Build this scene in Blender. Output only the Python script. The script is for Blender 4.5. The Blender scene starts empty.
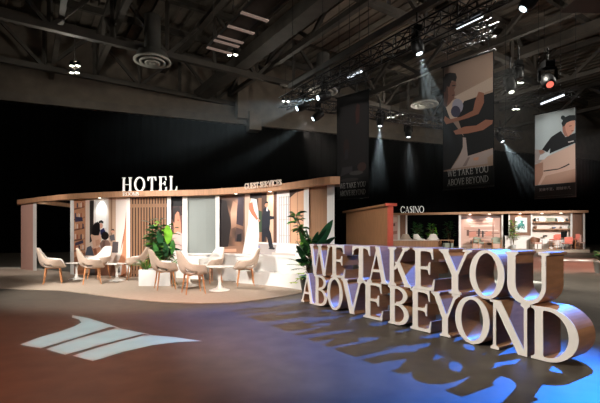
import bpy, bmesh, math, random
from mathutils import Vector, Matrix, geometry
from math import sin, cos, pi, radians, sqrt, atan2

random.seed(7)
S = bpy.context.scene
COL = S.collection
F, HZ, EYE = 410.0, 234.0, 1.3          # focal length (px), horizon row, eye height


def X(px, d): return (px - 300.0) / F * d
def Z(py, d): return EYE + (HZ - py) * d / F
def G(px, py):
    d = F * EYE / (py - HZ)
    return (X(px, d), d)


def lin(c):
    return tuple((v / 255 / 12.92) if v / 255 <= .04045 else ((v / 255 + .055) / 1.055) ** 2.4 for v in c)


# ---------------------------------------------------------------- materials
def mat(name, rgb, rough=.6, metal=0.0, var=.12, scale=6.0, bump=0.0, stretch=None, emis=None, estr=0.0, spec=.5):
    m = bpy.data.materials.new(name); m.use_nodes = True
    nt = m.node_tree; N = nt.nodes; L = nt.links
    b = N['Principled BSDF']
    c = lin(rgb)
    b.inputs['Roughness'].default_value = rough
    b.inputs['Metallic'].default_value = metal
    b.inputs['Specular IOR Level'].default_value = spec
    tc = N.new('ShaderNodeTexCoord'); nz = N.new('ShaderNodeTexNoise'); mp = N.new('ShaderNodeMapping')
    mp.inputs['Scale'].default_value = stretch or (1, 1, 1)
    nz.inputs['Scale'].default_value = scale; nz.inputs['Detail'].default_value = 4
    L.new(tc.outputs['Object'], mp.inputs['Vector']); L.new(mp.outputs['Vector'], nz.inputs['Vector'])
    rp = N.new('ShaderNodeValToRGB')
    rp.color_ramp.elements[0].position = .3; rp.color_ramp.elements[1].position = .7
    rp.color_ramp.elements[0].color = (*[v * (1 - var) for v in c], 1)
    rp.color_ramp.elements[1].color = (*[min(1, v * (1 + var)) for v in c], 1)
    L.new(nz.outputs['Fac'], rp.inputs['Fac']); L.new(rp.outputs['Color'], b.inputs['Base Color'])
    if bump:
        bp = N.new('ShaderNodeBump'); bp.inputs['Strength'].default_value = bump; bp.inputs['Distance'].default_value = .02
        L.new(nz.outputs['Fac'], bp.inputs['Height']); L.new(bp.outputs['Normal'], b.inputs['Normal'])
    if emis:
        b.inputs['Emission Color'].default_value = (*lin(emis), 1); b.inputs['Emission Strength'].default_value = estr
    return m


def print_material(name, rough=.45):
    m = bpy.data.materials.new(name); m.use_nodes = True
    nt = m.node_tree; b = nt.nodes['Principled BSDF']
    a = nt.nodes.new('ShaderNodeVertexColor'); a.layer_name = 'ink'
    b.inputs['Roughness'].default_value = rough
    nt.links.new(a.outputs['Color'], b.inputs['Base Color'])
    return m


def floor_material():
    m = bpy.data.materials.new('polished_concrete'); m.use_nodes = True
    nt = m.node_tree; N = nt.nodes; L = nt.links; b = N['Principled BSDF']
    tc = N.new('ShaderNodeTexCoord')
    n1 = N.new('ShaderNodeTexNoise'); n1.inputs['Scale'].default_value = .55; n1.inputs['Detail'].default_value = 8; n1.inputs['Roughness'].default_value = .62
    n2 = N.new('ShaderNodeTexNoise'); n2.inputs['Scale'].default_value = 4.0; n2.inputs['Detail'].default_value = 6
    for n in (n1, n2): L.new(tc.outputs['Object'], n.inputs['Vector'])
    mx = N.new('ShaderNodeMath'); mx.operation = 'MULTIPLY_ADD'; mx.inputs[1].default_value = .4
    L.new(n2.outputs['Fac'], mx.inputs[0])
    hf = N.new('ShaderNodeMath'); hf.operation = 'MULTIPLY'; hf.inputs[1].default_value = .6
    L.new(n1.outputs['Fac'], hf.inputs[0]); L.new(hf.outputs[0], mx.inputs[2])
    r = N.new('ShaderNodeValToRGB'); r.color_ramp.elements[0].position = .32; r.color_ramp.elements[1].position = .7
    r.color_ramp.elements[0].color = (*lin((52, 46, 40)), 1); r.color_ramp.elements[1].color = (*lin((90, 81, 70)), 1)
    L.new(mx.outputs[0], r.inputs['Fac']); L.new(r.outputs['Color'], b.inputs['Base Color'])
    rr = N.new('ShaderNodeMapRange'); rr.inputs['To Min'].default_value = .38; rr.inputs['To Max'].default_value = .6
    L.new(n1.outputs['Fac'], rr.inputs['Value']); L.new(rr.outputs['Result'], b.inputs['Roughness'])
    b.inputs['Specular IOR Level'].default_value = .4
    return m


M = {}
M['floor'] = floor_material()
M['carpet'] = mat('beige_carpet', (164, 147, 130), .9, var=.06, scale=14, bump=.05)
M['wood'] = mat('oak_veneer', (176, 132, 98), .55, var=.14, scale=3, stretch=(6, 6, .6))
M['wood_dark'] = mat('walnut_veneer', (122, 82, 58), .5, var=.2, scale=3, stretch=(8, 8, .6))
M['gap_shade'] = mat('gap_shade_board', (58, 40, 30), .7, var=.15, scale=4)  # board colour darkened to paint the shade in the slat gaps
M['slat'] = mat('slat_timber', (150, 110, 82), .55, var=.15, scale=4, stretch=(8, 8, .5))
M['letter_side'] = mat('letter_return_veneer', (168, 120, 84), .5, var=.14, scale=5, stretch=(1, 1, 5))
M['letter_face'] = mat('letter_face_paint', (222, 212, 202), .5, var=.03, scale=5)
M['white'] = mat('white_paint', (232, 228, 222), .55, var=.02, scale=4)
M['offwhite'] = mat('warm_white_paint', (226, 212, 200), .6, var=.03, scale=3)
M['pinkish'] = mat('blush_paint', (206, 162, 146), .6, var=.05, scale=2)
M['glass_grey'] = mat('frosted_grey_panel', (134, 139, 135), .3, var=.03, scale=2)
M['red_post'] = mat('coral_post_paint', (214, 104, 88), .5, var=.06, scale=4)
M['fabric'] = mat('oatmeal_fabric', (186, 164, 146), .95, var=.08, scale=60, bump=.1)
M['white_fabric'] = mat('ivory_fabric', (232, 226, 218), .95, var=.05, scale=60)
M['salmon'] = mat('salmon_fabric', (224, 122, 104), .9, var=.06, scale=40)
M['leg_wood'] = mat('ash_leg_wood', (190, 128, 82), .5, var=.12, scale=20, stretch=(4, 4, 1))
M['table_white'] = mat('white_lacquer', (236, 230, 222), .3, var=.02, scale=5)
M['black'] = mat('black_metal', (18, 18, 19), .45, .3, var=.2, scale=20)
M['alu'] = mat('truss_aluminium', (120, 122, 124), .35, .9, var=.1, scale=20)
M['steel'] = mat('dusty_dark_steel', (74, 68, 62), .7, .0, var=.25, scale=1.2)
M['steel_light'] = mat('dusty_grey_steel', (112, 102, 92), .7, .0, var=.2, scale=1.2)
M['concrete'] = mat('hall_concrete', (120, 108, 96), .85, var=.15, scale=1.5)
M['drape'] = mat('black_drape', (5, 5, 5), 1.0, var=.3, scale=1, stretch=(3, 3, .1), spec=.05)
M['duct'] = mat('galvanised_duct', (96, 94, 90), .55, .2, var=.15, scale=2)
M['vent'] = mat('vent_paint', (190, 186, 176), .6, var=.06, scale=6)
M['leaf'] = mat('leaf_green', (52, 104, 44), .42, var=.4, scale=9)
M['leaf_bright'] = mat('leaf_bright_green', (112, 168, 48), .42, var=.3, scale=6)
M['leaf_dark'] = mat('leaf_deep_green', (30, 72, 40), .35, var=.35, scale=7)
M['leaf_yellow'] = mat('leaf_yellow_green', (170, 190, 70), .5, var=.3, scale=9)
M['stem'] = mat('plant_stem', (96, 76, 48), .8, var=.2, scale=30)
M['soil'] = mat('potting_soil', (58, 44, 34), .95, var=.3, scale=40)
M['ceramic'] = mat('grey_ceramic', (176, 176, 170), .4, var=.05, scale=10)
M['teal'] = mat('dark_ceramic', (46, 50, 48), .4, var=.1, scale=10)
M['sage'] = mat('sage_board', (150, 156, 138), .6, var=.05, scale=10)
M['blue'] = mat('blue_glaze', (80, 120, 170), .4, var=.05, scale=10)
M['painted_light'] = mat('painted_emblem_light', (150, 160, 160), .5, var=.07, scale=3)  # pale colour stands in for the projected emblem light
M['banner_black'] = mat('banner_black_cloth', (7, 7, 8), .8, var=.1, scale=8)
M['banner_line'] = mat('banner_grey_ink', (70, 70, 68), .7, var=.03, scale=8)
M['banner_text'] = mat('banner_white_ink', (176, 174, 168), .7, var=.03, scale=8)
M['sign_white'] = mat('sign_white_acrylic', (245, 244, 240), .4, var=.01, scale=8, emis=(255, 250, 242), estr=.4)
M['sign_plain'] = mat('sign_white_paint', (216, 198, 182), .5, var=.01, scale=8)
M['tube'] = mat('fluorescent_tube', (255, 255, 255), .4, var=0, emis=(235, 245, 255), estr=1.6)
M['lens'] = mat('lamp_lens', (240, 250, 255), .2, var=0, emis=(226, 244, 255), estr=5)
M['lens_red'] = mat('red_lamp_lens', (255, 170, 150), .2, var=0, emis=(255, 120, 100), estr=1.0)
M['lens_dim'] = mat('dim_lamp_lens', (240, 240, 230), .2, var=0, emis=(240, 245, 225), estr=1.8)
M['downlight'] = mat('downlight_lens', (255, 250, 240), .2, var=0, emis=(255, 246, 232), estr=6)
M['strip'] = mat('added_glow_bar', (220, 200, 188), .5, var=.05, emis=(220, 190, 175), estr=.2)  # weak glow added to the pale tray bars, not a light source
M['print'] = print_material('printed_graphic')
M['banner_print'] = print_material('banner_graphic', .7)


# ---------------------------------------------------------------- mesh helpers
class MB:
    def __init__(s): s.v = []; s.f = []; s.m = []; s.smooth = []
    def add(s, vs, fs, mi=0, smooth=False):
        o = len(s.v); s.v += [tuple(v) for v in vs]
        for f in fs:
            s.f.append([o + i for i in f]); s.m.append(mi); s.smooth.append(smooth)
    def hexa(s, p, mi=0):      # 4 bottom + 4 top points
        s.add(p, [(3, 2, 1, 0), (4, 5, 6, 7), (0, 1, 5, 4), (1, 2, 6, 5), (2, 3, 7, 6), (3, 0, 4, 7)], mi)
    def box(s, c, d, mi=0, rz=0.0):
        cx, cy, cz = c; w, e, h = [q / 2 for q in d]; p = []
        for z in (-h, h):
            for x, y in ((-w, -e), (w, -e), (w, e), (-w, e)):
                p.append((cx + x * cos(rz) - y * sin(rz), cy + x * sin(rz) + y * cos(rz), cz + z))
        s.hexa(p, mi)
    def bar(s, a, b, w, h=None, mi=0):   # square bar from a to b
        a = Vector(a); b = Vector(b); h = h or w; t = (b - a).normalized()
        up = Vector((0, 0, 1)) if abs(t.z) < .95 else Vector((1, 0, 0))
        r = t.cross(up).normalized(); u = r.cross(t)
        p = []
        for q in (a, b):
            for i, j in ((-1, -1), (1, -1), (1, 1), (-1, 1)):
                p.append(q + r * i * w / 2 + u * j * h / 2)
        s.hexa(p, mi)
    def tube(s, pts, rad, n=8, mi=0, cap=True):
        pts = [Vector(p) for p in pts]; k = len(pts)
        rad = rad if isinstance(rad, (list, tuple)) else [rad] * k
        vs = []; 
        for i, p in enumerate(pts):
            t = (pts[min(i + 1, k - 1)] - pts[max(i - 1, 0)]).normalized()
            up = Vector((0, 0, 1)) if abs(t.z) < .9 else Vector((1, 0, 0))
            r = t.cross(up).normalized(); u = r.cross(t)
            for j in range(n):
                a = 2 * pi * j / n; vs.append(p + (r * cos(a) + u * sin(a)) * rad[i])
        fs = [(i * n + j, i * n + (j + 1) % n, (i + 1) * n + (j + 1) % n, (i + 1) * n + j) for i in range(k - 1) for j in range(n)]
        s.add(vs, fs, mi, True)
        if cap:
            s.add(vs[:n], [tuple(range(n))[::-1]], mi); s.add(vs[-n:], [tuple(range(n))], mi)
    def lathe(s, prof, n=24, mi=0, c=(0, 0, 0), smooth=True):
        vs = []; k = len(prof)
        for r, z in prof:
            for j in range(n):
                a = 2 * pi * j / n; vs.append((c[0] + r * cos(a), c[1] + r * sin(a), c[2] + z))
        fs = [(i * n + j, i * n + (j + 1) % n, (i + 1) * n + (j + 1) % n, (i + 1) * n + j) for i in range(k - 1) for j in range(n)]
        s.add(vs, fs, mi, smooth)
        s.add(vs[:n], [tuple(range(n))[::-1]], mi); s.add(vs[-n:], [tuple(range(n))], mi)
    def build(s, name, mats, parent=None, bevel=0.0):
        me = bpy.data.meshes.new(name)
        me.from_pydata(s.v, [], s.f)
        mats = mats if isinstance(mats, (list, tuple)) else [mats]
        for m in mats: me.materials.append(m)
        me.polygons.foreach_set('material_index', s.m); me.polygons.foreach_set('use_smooth', s.smooth)
        me.validate(); me.update()
        bm = bmesh.new(); bm.from_mesh(me); bmesh.ops.recalc_face_normals(bm, faces=bm.faces); bm.to_mesh(me); bm.free()
        o = bpy.data.objects.new(name, me); COL.objects.link(o)
        if parent: o.parent = parent
        if bevel:
            md = o.modifiers.new('bevel', 'BEVEL'); md.width = bevel; md.segments = 2; md.limit_method = 'ANGLE'; md.angle_limit = radians(40)
        return o


def tag(o, label=None, cat=None, group=None, kind=None):
    if label: o['label'] = label
    if cat: o['category'] = cat
    if group: o['group'] = group
    if kind: o['kind'] = kind
    return o


def empty(name, loc=(0, 0, 0), rz=0.0, label=None, cat=None, group=None):
    o = bpy.data.objects.new(name, None); COL.objects.link(o)
    o.location = loc; o.rotation_euler = (0, 0, rz); o.empty_display_size = .1
    return tag(o, label, cat, group)


def copy_tree(o, parent=None):
    c = o.copy(); COL.objects.link(c); c.parent = parent
    for ch in list(o.children): copy_tree(ch, c)
    return c


# ---------------------------------------------------------------- lettering (own serif capitals)
def area(p): return sum(p[i - 1][0] * p[i][1] - p[i][0] * p[i - 1][1] for i in range(len(p)))
def ccw(p): return p if area(p) > 0 else p[::-1]


def union_tris(polys, eps=1e-6):
    vs = []; fs = []
    for p in polys:
        p = ccw(p); o = len(vs); vs += [Vector(q) for q in p]; fs.append(list(range(o, o + len(p))))
    V, E, T, ov, oe, of = geometry.delaunay_2d_cdt(vs, [], fs, 1, eps)
    return V, T, of


def ribbon(pts, ws):
    out = []; L_ = []; R_ = []
    for i, p in enumerate(pts):
        a = Vector(pts[max(i - 1, 0)]); b = Vector(pts[min(i + 1, len(pts) - 1)]); t = (b - a).normalized(); n = Vector((-t.y, t.x))
        L_.append(Vector(p) + n * ws[i] / 2); R_.append(Vector(p) - n * ws[i] / 2)
    for i in range(len(pts) - 1): out.append([tuple(L_[i]), tuple(L_[i + 1]), tuple(R_[i + 1]), tuple(R_[i])])
    return out


def ring(cx, cy, rx, ry, ix, iy, a0, a1, n=26, dx=0):
    out = []
    for i in range(n):
        A = radians(a0 + (a1 - a0) * i / n); B = radians(a0 + (a1 - a0) * (i + 1) / n)
        out.append([(cx + rx * cos(A), cy + ry * sin(A)), (cx + rx * cos(B), cy + ry * sin(B)),
                    (cx + dx + ix * cos(B), cy + iy * sin(B)), (cx + dx + ix * cos(A), cy + iy * sin(A))])
    return out


def ser(x0, x1, y, e, up=1, t=.045, b=.05):
    q = lambda v: y + up * v
    return [(x0 - e, q(0)), (x1 + e, q(0)), (x1 + e, q(t)), (x1 + e * .35, q(t + b * .25)), (x1, q(t + b)), (x0, q(t + b)), (x0 - e * .35, q(t + b * .25)), (x0 - e, q(t))]


def rct(a, b, c, d): return [(a, b), (c, b), (c, d), (a, d)]
def diag(x0, y0, x1, y1, w): return [(x0, y0), (x0 + w, y0), (x1 + w, y1), (x1, y1)]


def glyph(ch, s=.2, t=.075):
    e = .075
    if ch == 'I': return [rct(e, 0, e + s, 1), ser(e, e + s, 0, e), ser(e, e + s, 1, e, -1)], 2 * e + s
    if ch == 'H':
        w = .86; return [rct(e, 0, e + s, 1), rct(w - e - s, 0, w - e, 1), rct(e, .48, w - e, .48 + t)] + [ser(a, a + s, y, e, u) for a in (e, w - e - s) for y, u in ((0, 1), (1, -1))], w
    def stem(x=e): return [rct(x, 0, x + s, 1), ser(x, x + s, 0, e), ser(x, x + s, 1, e, -1)]
    if ch == 'E':
        w = .68
        return stem() + [rct(e, 0, w - .05, t), [(w - .2, t), (w - .08, t + .03), (w - .03, .27), (w, .27), (w - .03, 0), (w - .2, 0)],
                rct(e, 1 - t, w - .09, 1), [(w - .24, 1 - t), (w - .12, 1 - t - .03), (w - .07, .74), (w - .04, .74), (w - .06, 1), (w - .24, 1)],
                rct(e, .49, w - .17, .49 + t), [(w - .26, .49), (w - .2, .47), (w - .17, .38), (w - .135, .38), (w - .135, .67), (w - .17, .67), (w - .2, .58), (w - .26, .565)]], w
    if ch == 'L':
        w = .66
        return stem() + [rct(e, 0, w - .05, t), [(w - .22, t), (w - .08, t + .03), (w - .03, .3), (w, .3), (w - .03, 0), (w - .22, 0)]], w
    if ch == 'T':
        w = .76; c = w / 2
        return [rct(c - s / 2, 0, c + s / 2, 1), ser(c - s / 2, c + s / 2, 0, e), rct(.02, 1 - t, w - .02, 1),
                [(.0, .73), (.03, .73), (.09, .88), (.2, 1 - t), (.2, 1), (.02, 1)], [(w, .73), (w - .03, .73), (w - .09, .88), (w - .2, 1 - t), (w - .2, 1), (w - .02, 1)]], w
    if ch == 'N':
        w = .92; d = s * 1.15
        return [rct(e, 0, e + t, 1), rct(w - e - t, 0, w - e, 1), diag(w - e - d, 0, e - .02, 1, d), ser(e, e + t, 0, e * .9), ser(w - e - t, w - e, 1, e * .9, -1), [(0, 1), (e + .1, 1), (e + .1, .955), (0, .955)]], w
    if ch == 'M':
        w = 1.06; d = s * 1.05
        return [diag(e, 0, e + .04, 1, t), rct(w - e - s, 0, w - e, 1), diag(w / 2 - d * .5, 0, e + .02, 1, d), diag(w / 2 - .03, 0, w - e - t, 1, t), ser(e, e + t, 0, e * .9), ser(w - e - s, w - e, 0, e), ser(w - e - s * .6, w - e, 1, e * .9, -1), [(0, 1), (e + .1, 1), (e + .1, .955), (0, .955)]], w
    if ch == 'V':
        w = .88; c = .47
        return [diag(c - s * .55, 0, .07, 1, s), diag(c - .04, 0, w - .07 - t * 1.15, 1, t * 1.15), [(c - s * .55, 0), (c + .08, 0), (c + .06, .16), (c - s * .7, .16)], ser(.09, .05 + s, .999, .07, -1), ser(w - .07 - t, w - .08, .999, .08, -1)], w
    if ch == 'W':
        w = 1.3; q = s * .88
        return [diag(.36 - q * .55, 0, .06, 1, q), diag(.36 - .03, 0, .6, .96, t), diag(.92 - q * .55, 0, .54, 1, q), diag(.92 - .03, 0, w - .07 - t, 1, t),
                [(.36 - q * .55, 0), (.43, 0), (.41, .16), (.36 - q * .75, .16)], [(.92 - q * .55, 0), (.99, 0), (.97, .16), (.92 - q * .75, .16)],
                ser(.08, .05 + q, .999, .07, -1), ser(.57, .55 + q, .999, .07, -1), ser(w - .07 - t, w - .08, .999, .075, -1)], w
    if ch == 'A':
        w = .9
        p = [diag(.07, 0, .43, 1, t), diag(w - .07 - s * 1.05, 0, .36, 1, s * 1.05), rct(.2, .3, .66, .3 + t), ser(.08, .06 + t, 0, .075), ser(w - .05 - s, w - .09, 0, .08)]
        return p, w
    if ch == 'Y':
        w = .88; c = .45
        return [rct(c - s / 2, 0, c + s / 2, .47), ser(c - s / 2, c + s / 2, 0, e), diag(c - s / 2, .42, .07, 1, s), diag(c + s / 2 - t * 1.2, .42, w - .08 - t, 1, t * 1.1), ser(.09, .05 + s, .999, .07, -1), ser(w - .08 - t, w - .09, .999, .08, -1)], w
    if ch == 'K':
        w = .9
        return stem() + [diag(e + s - .03, .42, w - .2 - t, 1, t * 1.5), diag(w - s - .06, 0, e + s + .03, .62, s * 1.1), ser(w - .2 - t, w - .16, .999, .075, -1), ser(w - s - .03, w - .07, 0, .07)], w
    if ch == 'U':
        w = .88; r = (w - 2 * .05) / 2; xl = .05; xr = w - .05
        return [rct(xl, .36, xl + s, 1), rct(xr - t * 1.2, .36, xr, 1), ser(xl + .01, xl + s, .999, .06, -1), ser(xr - t, xr - .01, .999, .075, -1)] + ring((xl + xr) / 2, .37, r, .385, (xr - t * 1.2 - xl - s) / 2, .29, 180, 360, dx=(s - t * 1.2) / 2), w
    if ch == 'O':
        w = .96; return ring(w / 2, .5, w / 2, .515, w / 2 - s * 1.02, .44, 0, 360, 44), w
    if ch == 'D':
        w = .92; c = e + s
        return stem() + [rct(e, 0, c + .1, t), rct(e, 1 - t, c + .1, 1)] + ring(c + .06, .5, w - c - .06, .5, w - c - .06 - s * 1.05, .5 - t, -90, 90), w
    if ch == 'B':
        w = .74; c = e + s; k = w - c - .05
        return stem() + [rct(e, 0, c + .08, t), rct(e, 1 - t, c + .06, 1), rct(e, .5, c + .08, .5 + t * .8)] + ring(c + .05, .765, k - .05, .235, k - .05 - s * .85, .235 - t, -90, 90) + ring(c + .05, .285, k, .285, k - s * .95, .285 - t, -90, 90), w
    if ch == 'R':
        w = .84; c = e + s; k = w - c - .15
        return stem() + [rct(e, 1 - t, c + .06, 1), rct(e, .46, c + .08, .46 + t * .8)] + ring(c + .05, .735, k, .265, k - s * .9, .265 - t, -90, 90) + [diag(w - s * .95, 0, c + .02, .5, s * .95), ser(w - s * .9, w - .02, 0, .03)], w
    if ch in 'CG':
        w = .86
        p = ring(w / 2 + .03, .5, w / 2 + .02, .515, w / 2 + .02 - s * 1.02, .44, 52, 308, 36)
        p += [[(w - .14, .9), (w - .02, .98), (w - .01, .7), (w - .05, .7), (w - .2, .86)]]
        if ch == 'C': p += [[(w - .14, .1), (w + .02, .2), (w - .0, .26), (w - .2, .14)]]
        else: p += [rct(w - .1 - s * .8, .02, w - .08, .42), ser(w - .1 - s * .8, w - .08, .44, .08, -1), [(w - .3, .05), (w - .08, .05), (w - .08, .2), (w - .3, .12)]]
        return p, w
    if ch == 'S':
        w = .6
        c = [(.5, .8), (.45, .92), (.31, .965), (.16, .91), (.115, .77), (.2, .64), (.34, .53), (.46, .4), (.48, .22), (.4, .08), (.26, .035), (.13, .09), (.07, .24)]
        ws = [.04, .06, .07, .1, .16, .2, .21, .2, .16, .1, .07, .06, .04]
        P = [Vector(q) for q in c]; pts = []; wv = []
        for i in range(len(P) - 1):
            p0 = P[max(i - 1, 0)]; p1 = P[i]; p2 = P[i + 1]; p3 = P[min(i + 2, len(P) - 1)]
            for k in range(4):
                u = k / 4; pts.append(tuple(.5 * ((2 * p1) + (p2 - p0) * u + (2 * p0 - 5 * p1 + 4 * p2 - p3) * u * u + (3 * p1 - p0 - 3 * p2 + p3) * u ** 3))); wv.append(ws[i] + (ws[i + 1] - ws[i]) * u)
        pts.append(c[-1]); wv.append(ws[-1])
        return ribbon(pts, wv) + [[(.46, .97), (.5, .97), (.52, .7), (.48, .7)], [(.05, .32), (.09, .32), (.13, .03), (.09, .03)]], w
    return [], .3


_tri = {}
def glyph_tris(ch, s, t):
    k = (ch, s, t)
    if k not in _tri:
        polys, w = glyph(ch, s, t)
        V, T, of = union_tris(polys)
        T = [tuple(f) for f, o in zip(T, of) if len(o)]
        x0 = min(V[i].x for f in T for i in f); x1 = max(V[i].x for f in T for i in f)
        _tri[k] = ([((v.x - x0) / (x1 - x0), v.y) for v in V], T, x1 - x0)
    return _tri[k]


def glyph_prism(mb, ch, x, z, w, h, y0, y1, s=.2, t=.075, fn=None, mi=0, sides=True):
    """extruded capital in local space: x right, z up, front at y0"""
    V, T, _ = glyph_tris(ch, s, t)
    n = len(V); fn = fn or (lambda a, b, c: (a, b, c))
    vs = [fn(x + a * w, y0, z + b * h) for a, b in V] + [fn(x + a * w, y1, z + b * h) for a, b in V]
    ec = {}
    for f in T:
        for i in range(3):
            e = (f[i], f[(i + 1) % 3]); ec[tuple(sorted(e))] = ec.get(tuple(sorted(e)), []) + [e]
    fs = [tuple(f) for f in T] + [tuple(i + n for i in f[::-1]) for f in T]
    if sides: fs += [(e[0][0], e[0][1], e[0][1] + n, e[0][0] + n) for e in ec.values() if len(e) == 1]
    used = sorted({i for f in fs for i in f}); rm = {o: k for k, o in enumerate(used)}
    mb.add([vs[i] for i in used], [tuple(rm[i] for i in f) for f in fs], mi)


def text_width(txt, h, s=.2, t=.075, gap=.1, space=.34):
    return sum((space if c == ' ' else glyph_tris(c, s, t)[2] + gap) for c in txt) * h - gap * h


# ---------------------------------------------------------------- flat prints (one flat sheet, colours printed on it)
def print_sheet(name, layers, place, parent=None, m=None, grid=(10, 10), base=None):
    """layers: [(colour, polygon in 0..1 uv)] bottom to top; place(u, v) -> xyz"""
    polys = []; cols = []
    nx, ny = grid
    for i in range(nx):
        for j in range(ny):
            polys.append([(i / nx, j / ny), ((i + 1) / nx, j / ny), ((i + 1) / nx, (j + 1) / ny), (i / nx, (j + 1) / ny)]); cols.append(base)
    for c, p in layers:
        p = [(min(1, max(0, a)), min(1, max(0, b))) for a, b in p]
        polys.append(p); cols.append(c)
    V, T, of = union_tris(polys, 1e-5)
    me = bpy.data.meshes.new(name)
    keep = [(tuple(f), max(o)) for f, o in zip(T, of) if len(o)]
    me.from_pydata([place(v.x, v.y) for v in V], [], [f for f, _ in keep])
    at = me.color_attributes.new('ink', 'FLOAT_COLOR', 'CORNER'); k = 0
    for (f, o) in keep:
        for i in f:
            c = cols[o]
            c = c(V[i].x, V[i].y) if callable(c) else c
            at.data[k].color = (*lin(c), 1); k += 1
    me.materials.append(m or M['print']); me.update()
    o = bpy.data.objects.new(name, me); COL.objects.link(o)
    if parent: o.parent = parent
    return o


def mixc(a, b, t): t = min(1, max(0, t)); return tuple(p + (q - p) * t for p, q in zip(a, b))
def ell(cx, cy, rx, ry, n=14, a=0.0): return [(cx + rx * cos(2 * pi * i / n) * cos(a) - ry * sin(2 * pi * i / n) * sin(a), cy + rx * cos(2 * pi * i / n) * sin(a) + ry * sin(2 * pi * i / n) * cos(a)) for i in range(n)]
# lighting levels (used below)
GOBO = 3600
BLUEP = 38000
BP, FLOODP, CASP, WORLD, HAZE, EXPO = 27000, 125, 90, .009, .0036, 0.0
WARM = (1, .95, .9)
LIGHTS = [
    # pos, target, power, cone, colour, blend, radius
    ((-8.5, 6.0, 6.0), (-3.2, 10.2, .4), 4400, 52, WARM, .5, .12),      # hotel key from the left
    ((3.0, 5.0, 7.0), (-3.8, 10.6, .5), 1300, 48, WARM, .5, .12),       # hotel key from the right
    ((-1.0, 3.0, 4.5), (-1.8, 10.8, .8), 2300, 30, WARM, .5, .12),       # guest-services front wash
    ((-4.0, 3.0, 4.5), (-5.3, 12, 1.5), 2300, 36, WARM, .5, .12),       # rooms front wash
    ((-8.0, 8.0, 5.0), (-9.2, 14.6, 1.0), 1500, 36, (1, .9, .84), .5, .12),   # left end of the hotel
    ((-5.5, -.5, 6.5), (1.5, 6.0, .5), 5000, 30, (1, .96, .88), .4, .12),   # letters, front left
    ((6.0, -2.0, 5.0), (1.6, 5.6, .7), 900, 34, (1, .86, .72), .6, .15),   # letters, front right
    ((-3.5, -.5, 8.5), (-2.9, 4.6, 0), 6000, 42, (1, .3, .16), .9, .2),     # red wash on the left floor
    ((17.5, 14.0, 9.0), (12.5, 17.5, 0), 30000, 58, (1, .42, .34), .6, .2),  # red wash far right
    ((6.0, 14.0, 10.0), (9.0, 11.0, 0), 7500, 60, (1, .95, .84), .8, .2),    # white on floor right
    ((-.1, 16.6, 6.3), (4.6, 27.0, 1.2), 5000, 34, (1, .85, .72), .8, .1), # timber wall
    ((17.5, 16.0, 8.0), (15.6, 31, 1.2), 13000, 42, (1, .94, .9), .8, .2), # casino front
    ((5.67, 21.5, 6.2), (8.2, 28.6, .9), 1800, 36, (1, .95, .9), .7, .1),  # casino counter
    ((1, 8, 6.2), (5.5, 13.3, 5.2), 650, 36, (1, .95, .9), .6, .1),     # big banner
    ((10.5, 13, 6.0), (12.3, 19.8, 5.4), 1100, 32, (.95, .98, 1), .6, .1),     # right banner
    ((-1.0, 9, 7.5), (2.1, 16.5, 5.0), 1000, 26, (1, .95, .9), .6, .1),     # dark banner
]

# ================================================================= SETTING
def HB(a, b, z): return Vector((-.555 * a + .832 * b, .832 * a + .555 * b, z))   # hall axes (square to the lettering)
HALL_RZ = atan2(.555, .832)

fl = MB(); fl.add([(-60, -12, 0), (60, -12, 0), (60, 80, 0), (-60, 80, 0)], [(0, 1, 2, 3)])
tag(fl.build('floor', M['floor']), kind='structure')

DP0 = Vector((-20.7, 28.2, 0)); DD = Vector((14.04, 5.59, 0)); DN = DD.normalized()
def DP(t, z, off=0.0): p = DP0 + DD * t + Vector((DN.y, -DN.x, 0)) * off; return Vector((p.x, p.y, z))
w = MB(); p = []
for i in range(0, 421):                       # softly pleated drape
    t = -1.2 + 5.6 * i / 420
    p.append(DP(t, 0, .09 * sin(i * 2.1))); p.append(DP(t, 10.5, .09 * sin(i * 2.1)))
w.add(p, [(2 * i, 2 * i + 2, 2 * i + 3, 2 * i + 1) for i in range(420)], 0, True)
tag(w.build('wall_drape', M['drape']), kind='structure')
w = MB(); q = lambda t, o: [DP(t, 10.3, o), DP(t, 16.2, o)]
a0, a1 = q(-1.3, -.4); b0, b1 = q(4.6, -.4); c0, c1 = q(-1.3, -.9); d0, d1 = q(4.6, -.9)
w.hexa([a0, b0, d0, c0, a1, b1, d1, c1])
tag(w.build('wall_back', M['concrete']), kind='structure')
w = MB(); w.hexa([DP(-1.3, 10.45, .35), DP(4.6, 10.45, .35), DP(4.6, 10.45, -.2), DP(-1.3, 10.45, -.2), DP(-1.3, 11.05, .35), DP(4.6, 11.05, .35), DP(4.6, 11.05, -.2), DP(-1.3, 11.05, -.2)])
tag(w.build('trim_drape_ledge', M['steel_light']), kind='structure')
w = MB(); pc = DP(1.12, 0, .5); w.box((pc.x, pc.y, 13.4), (.95, .95, 5.2), 0, atan2(DD.y, DD.x)); w.box((pc.x + .95, pc.y + .1, 10.6), (1.0, 1.1, 1.5), 0, atan2(DD.y, DD.x))
tag(w.build('wall_pier', M['concrete']), kind='structure')

# ceiling deck with ribs running along the hall
c = MB(); n = 130
pts = []
for i in range(n + 1):
    b = -40 + 100 * i / n
    for bb, zz in ((b, 16.0), (b + .45, 16.0), (b + .45, 16.18), (b + 100 / n, 16.18)):
        pts += [HB(-14, bb, zz), HB(52, bb, zz)]
k = len(pts) // 2
c.add(pts, [(2 * i, 2 * i + 1, 2 * i + 3, 2 * i + 2) for i in range(k - 1)])
tag(c.build('ceiling', M['steel_light']), kind='structure')


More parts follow.
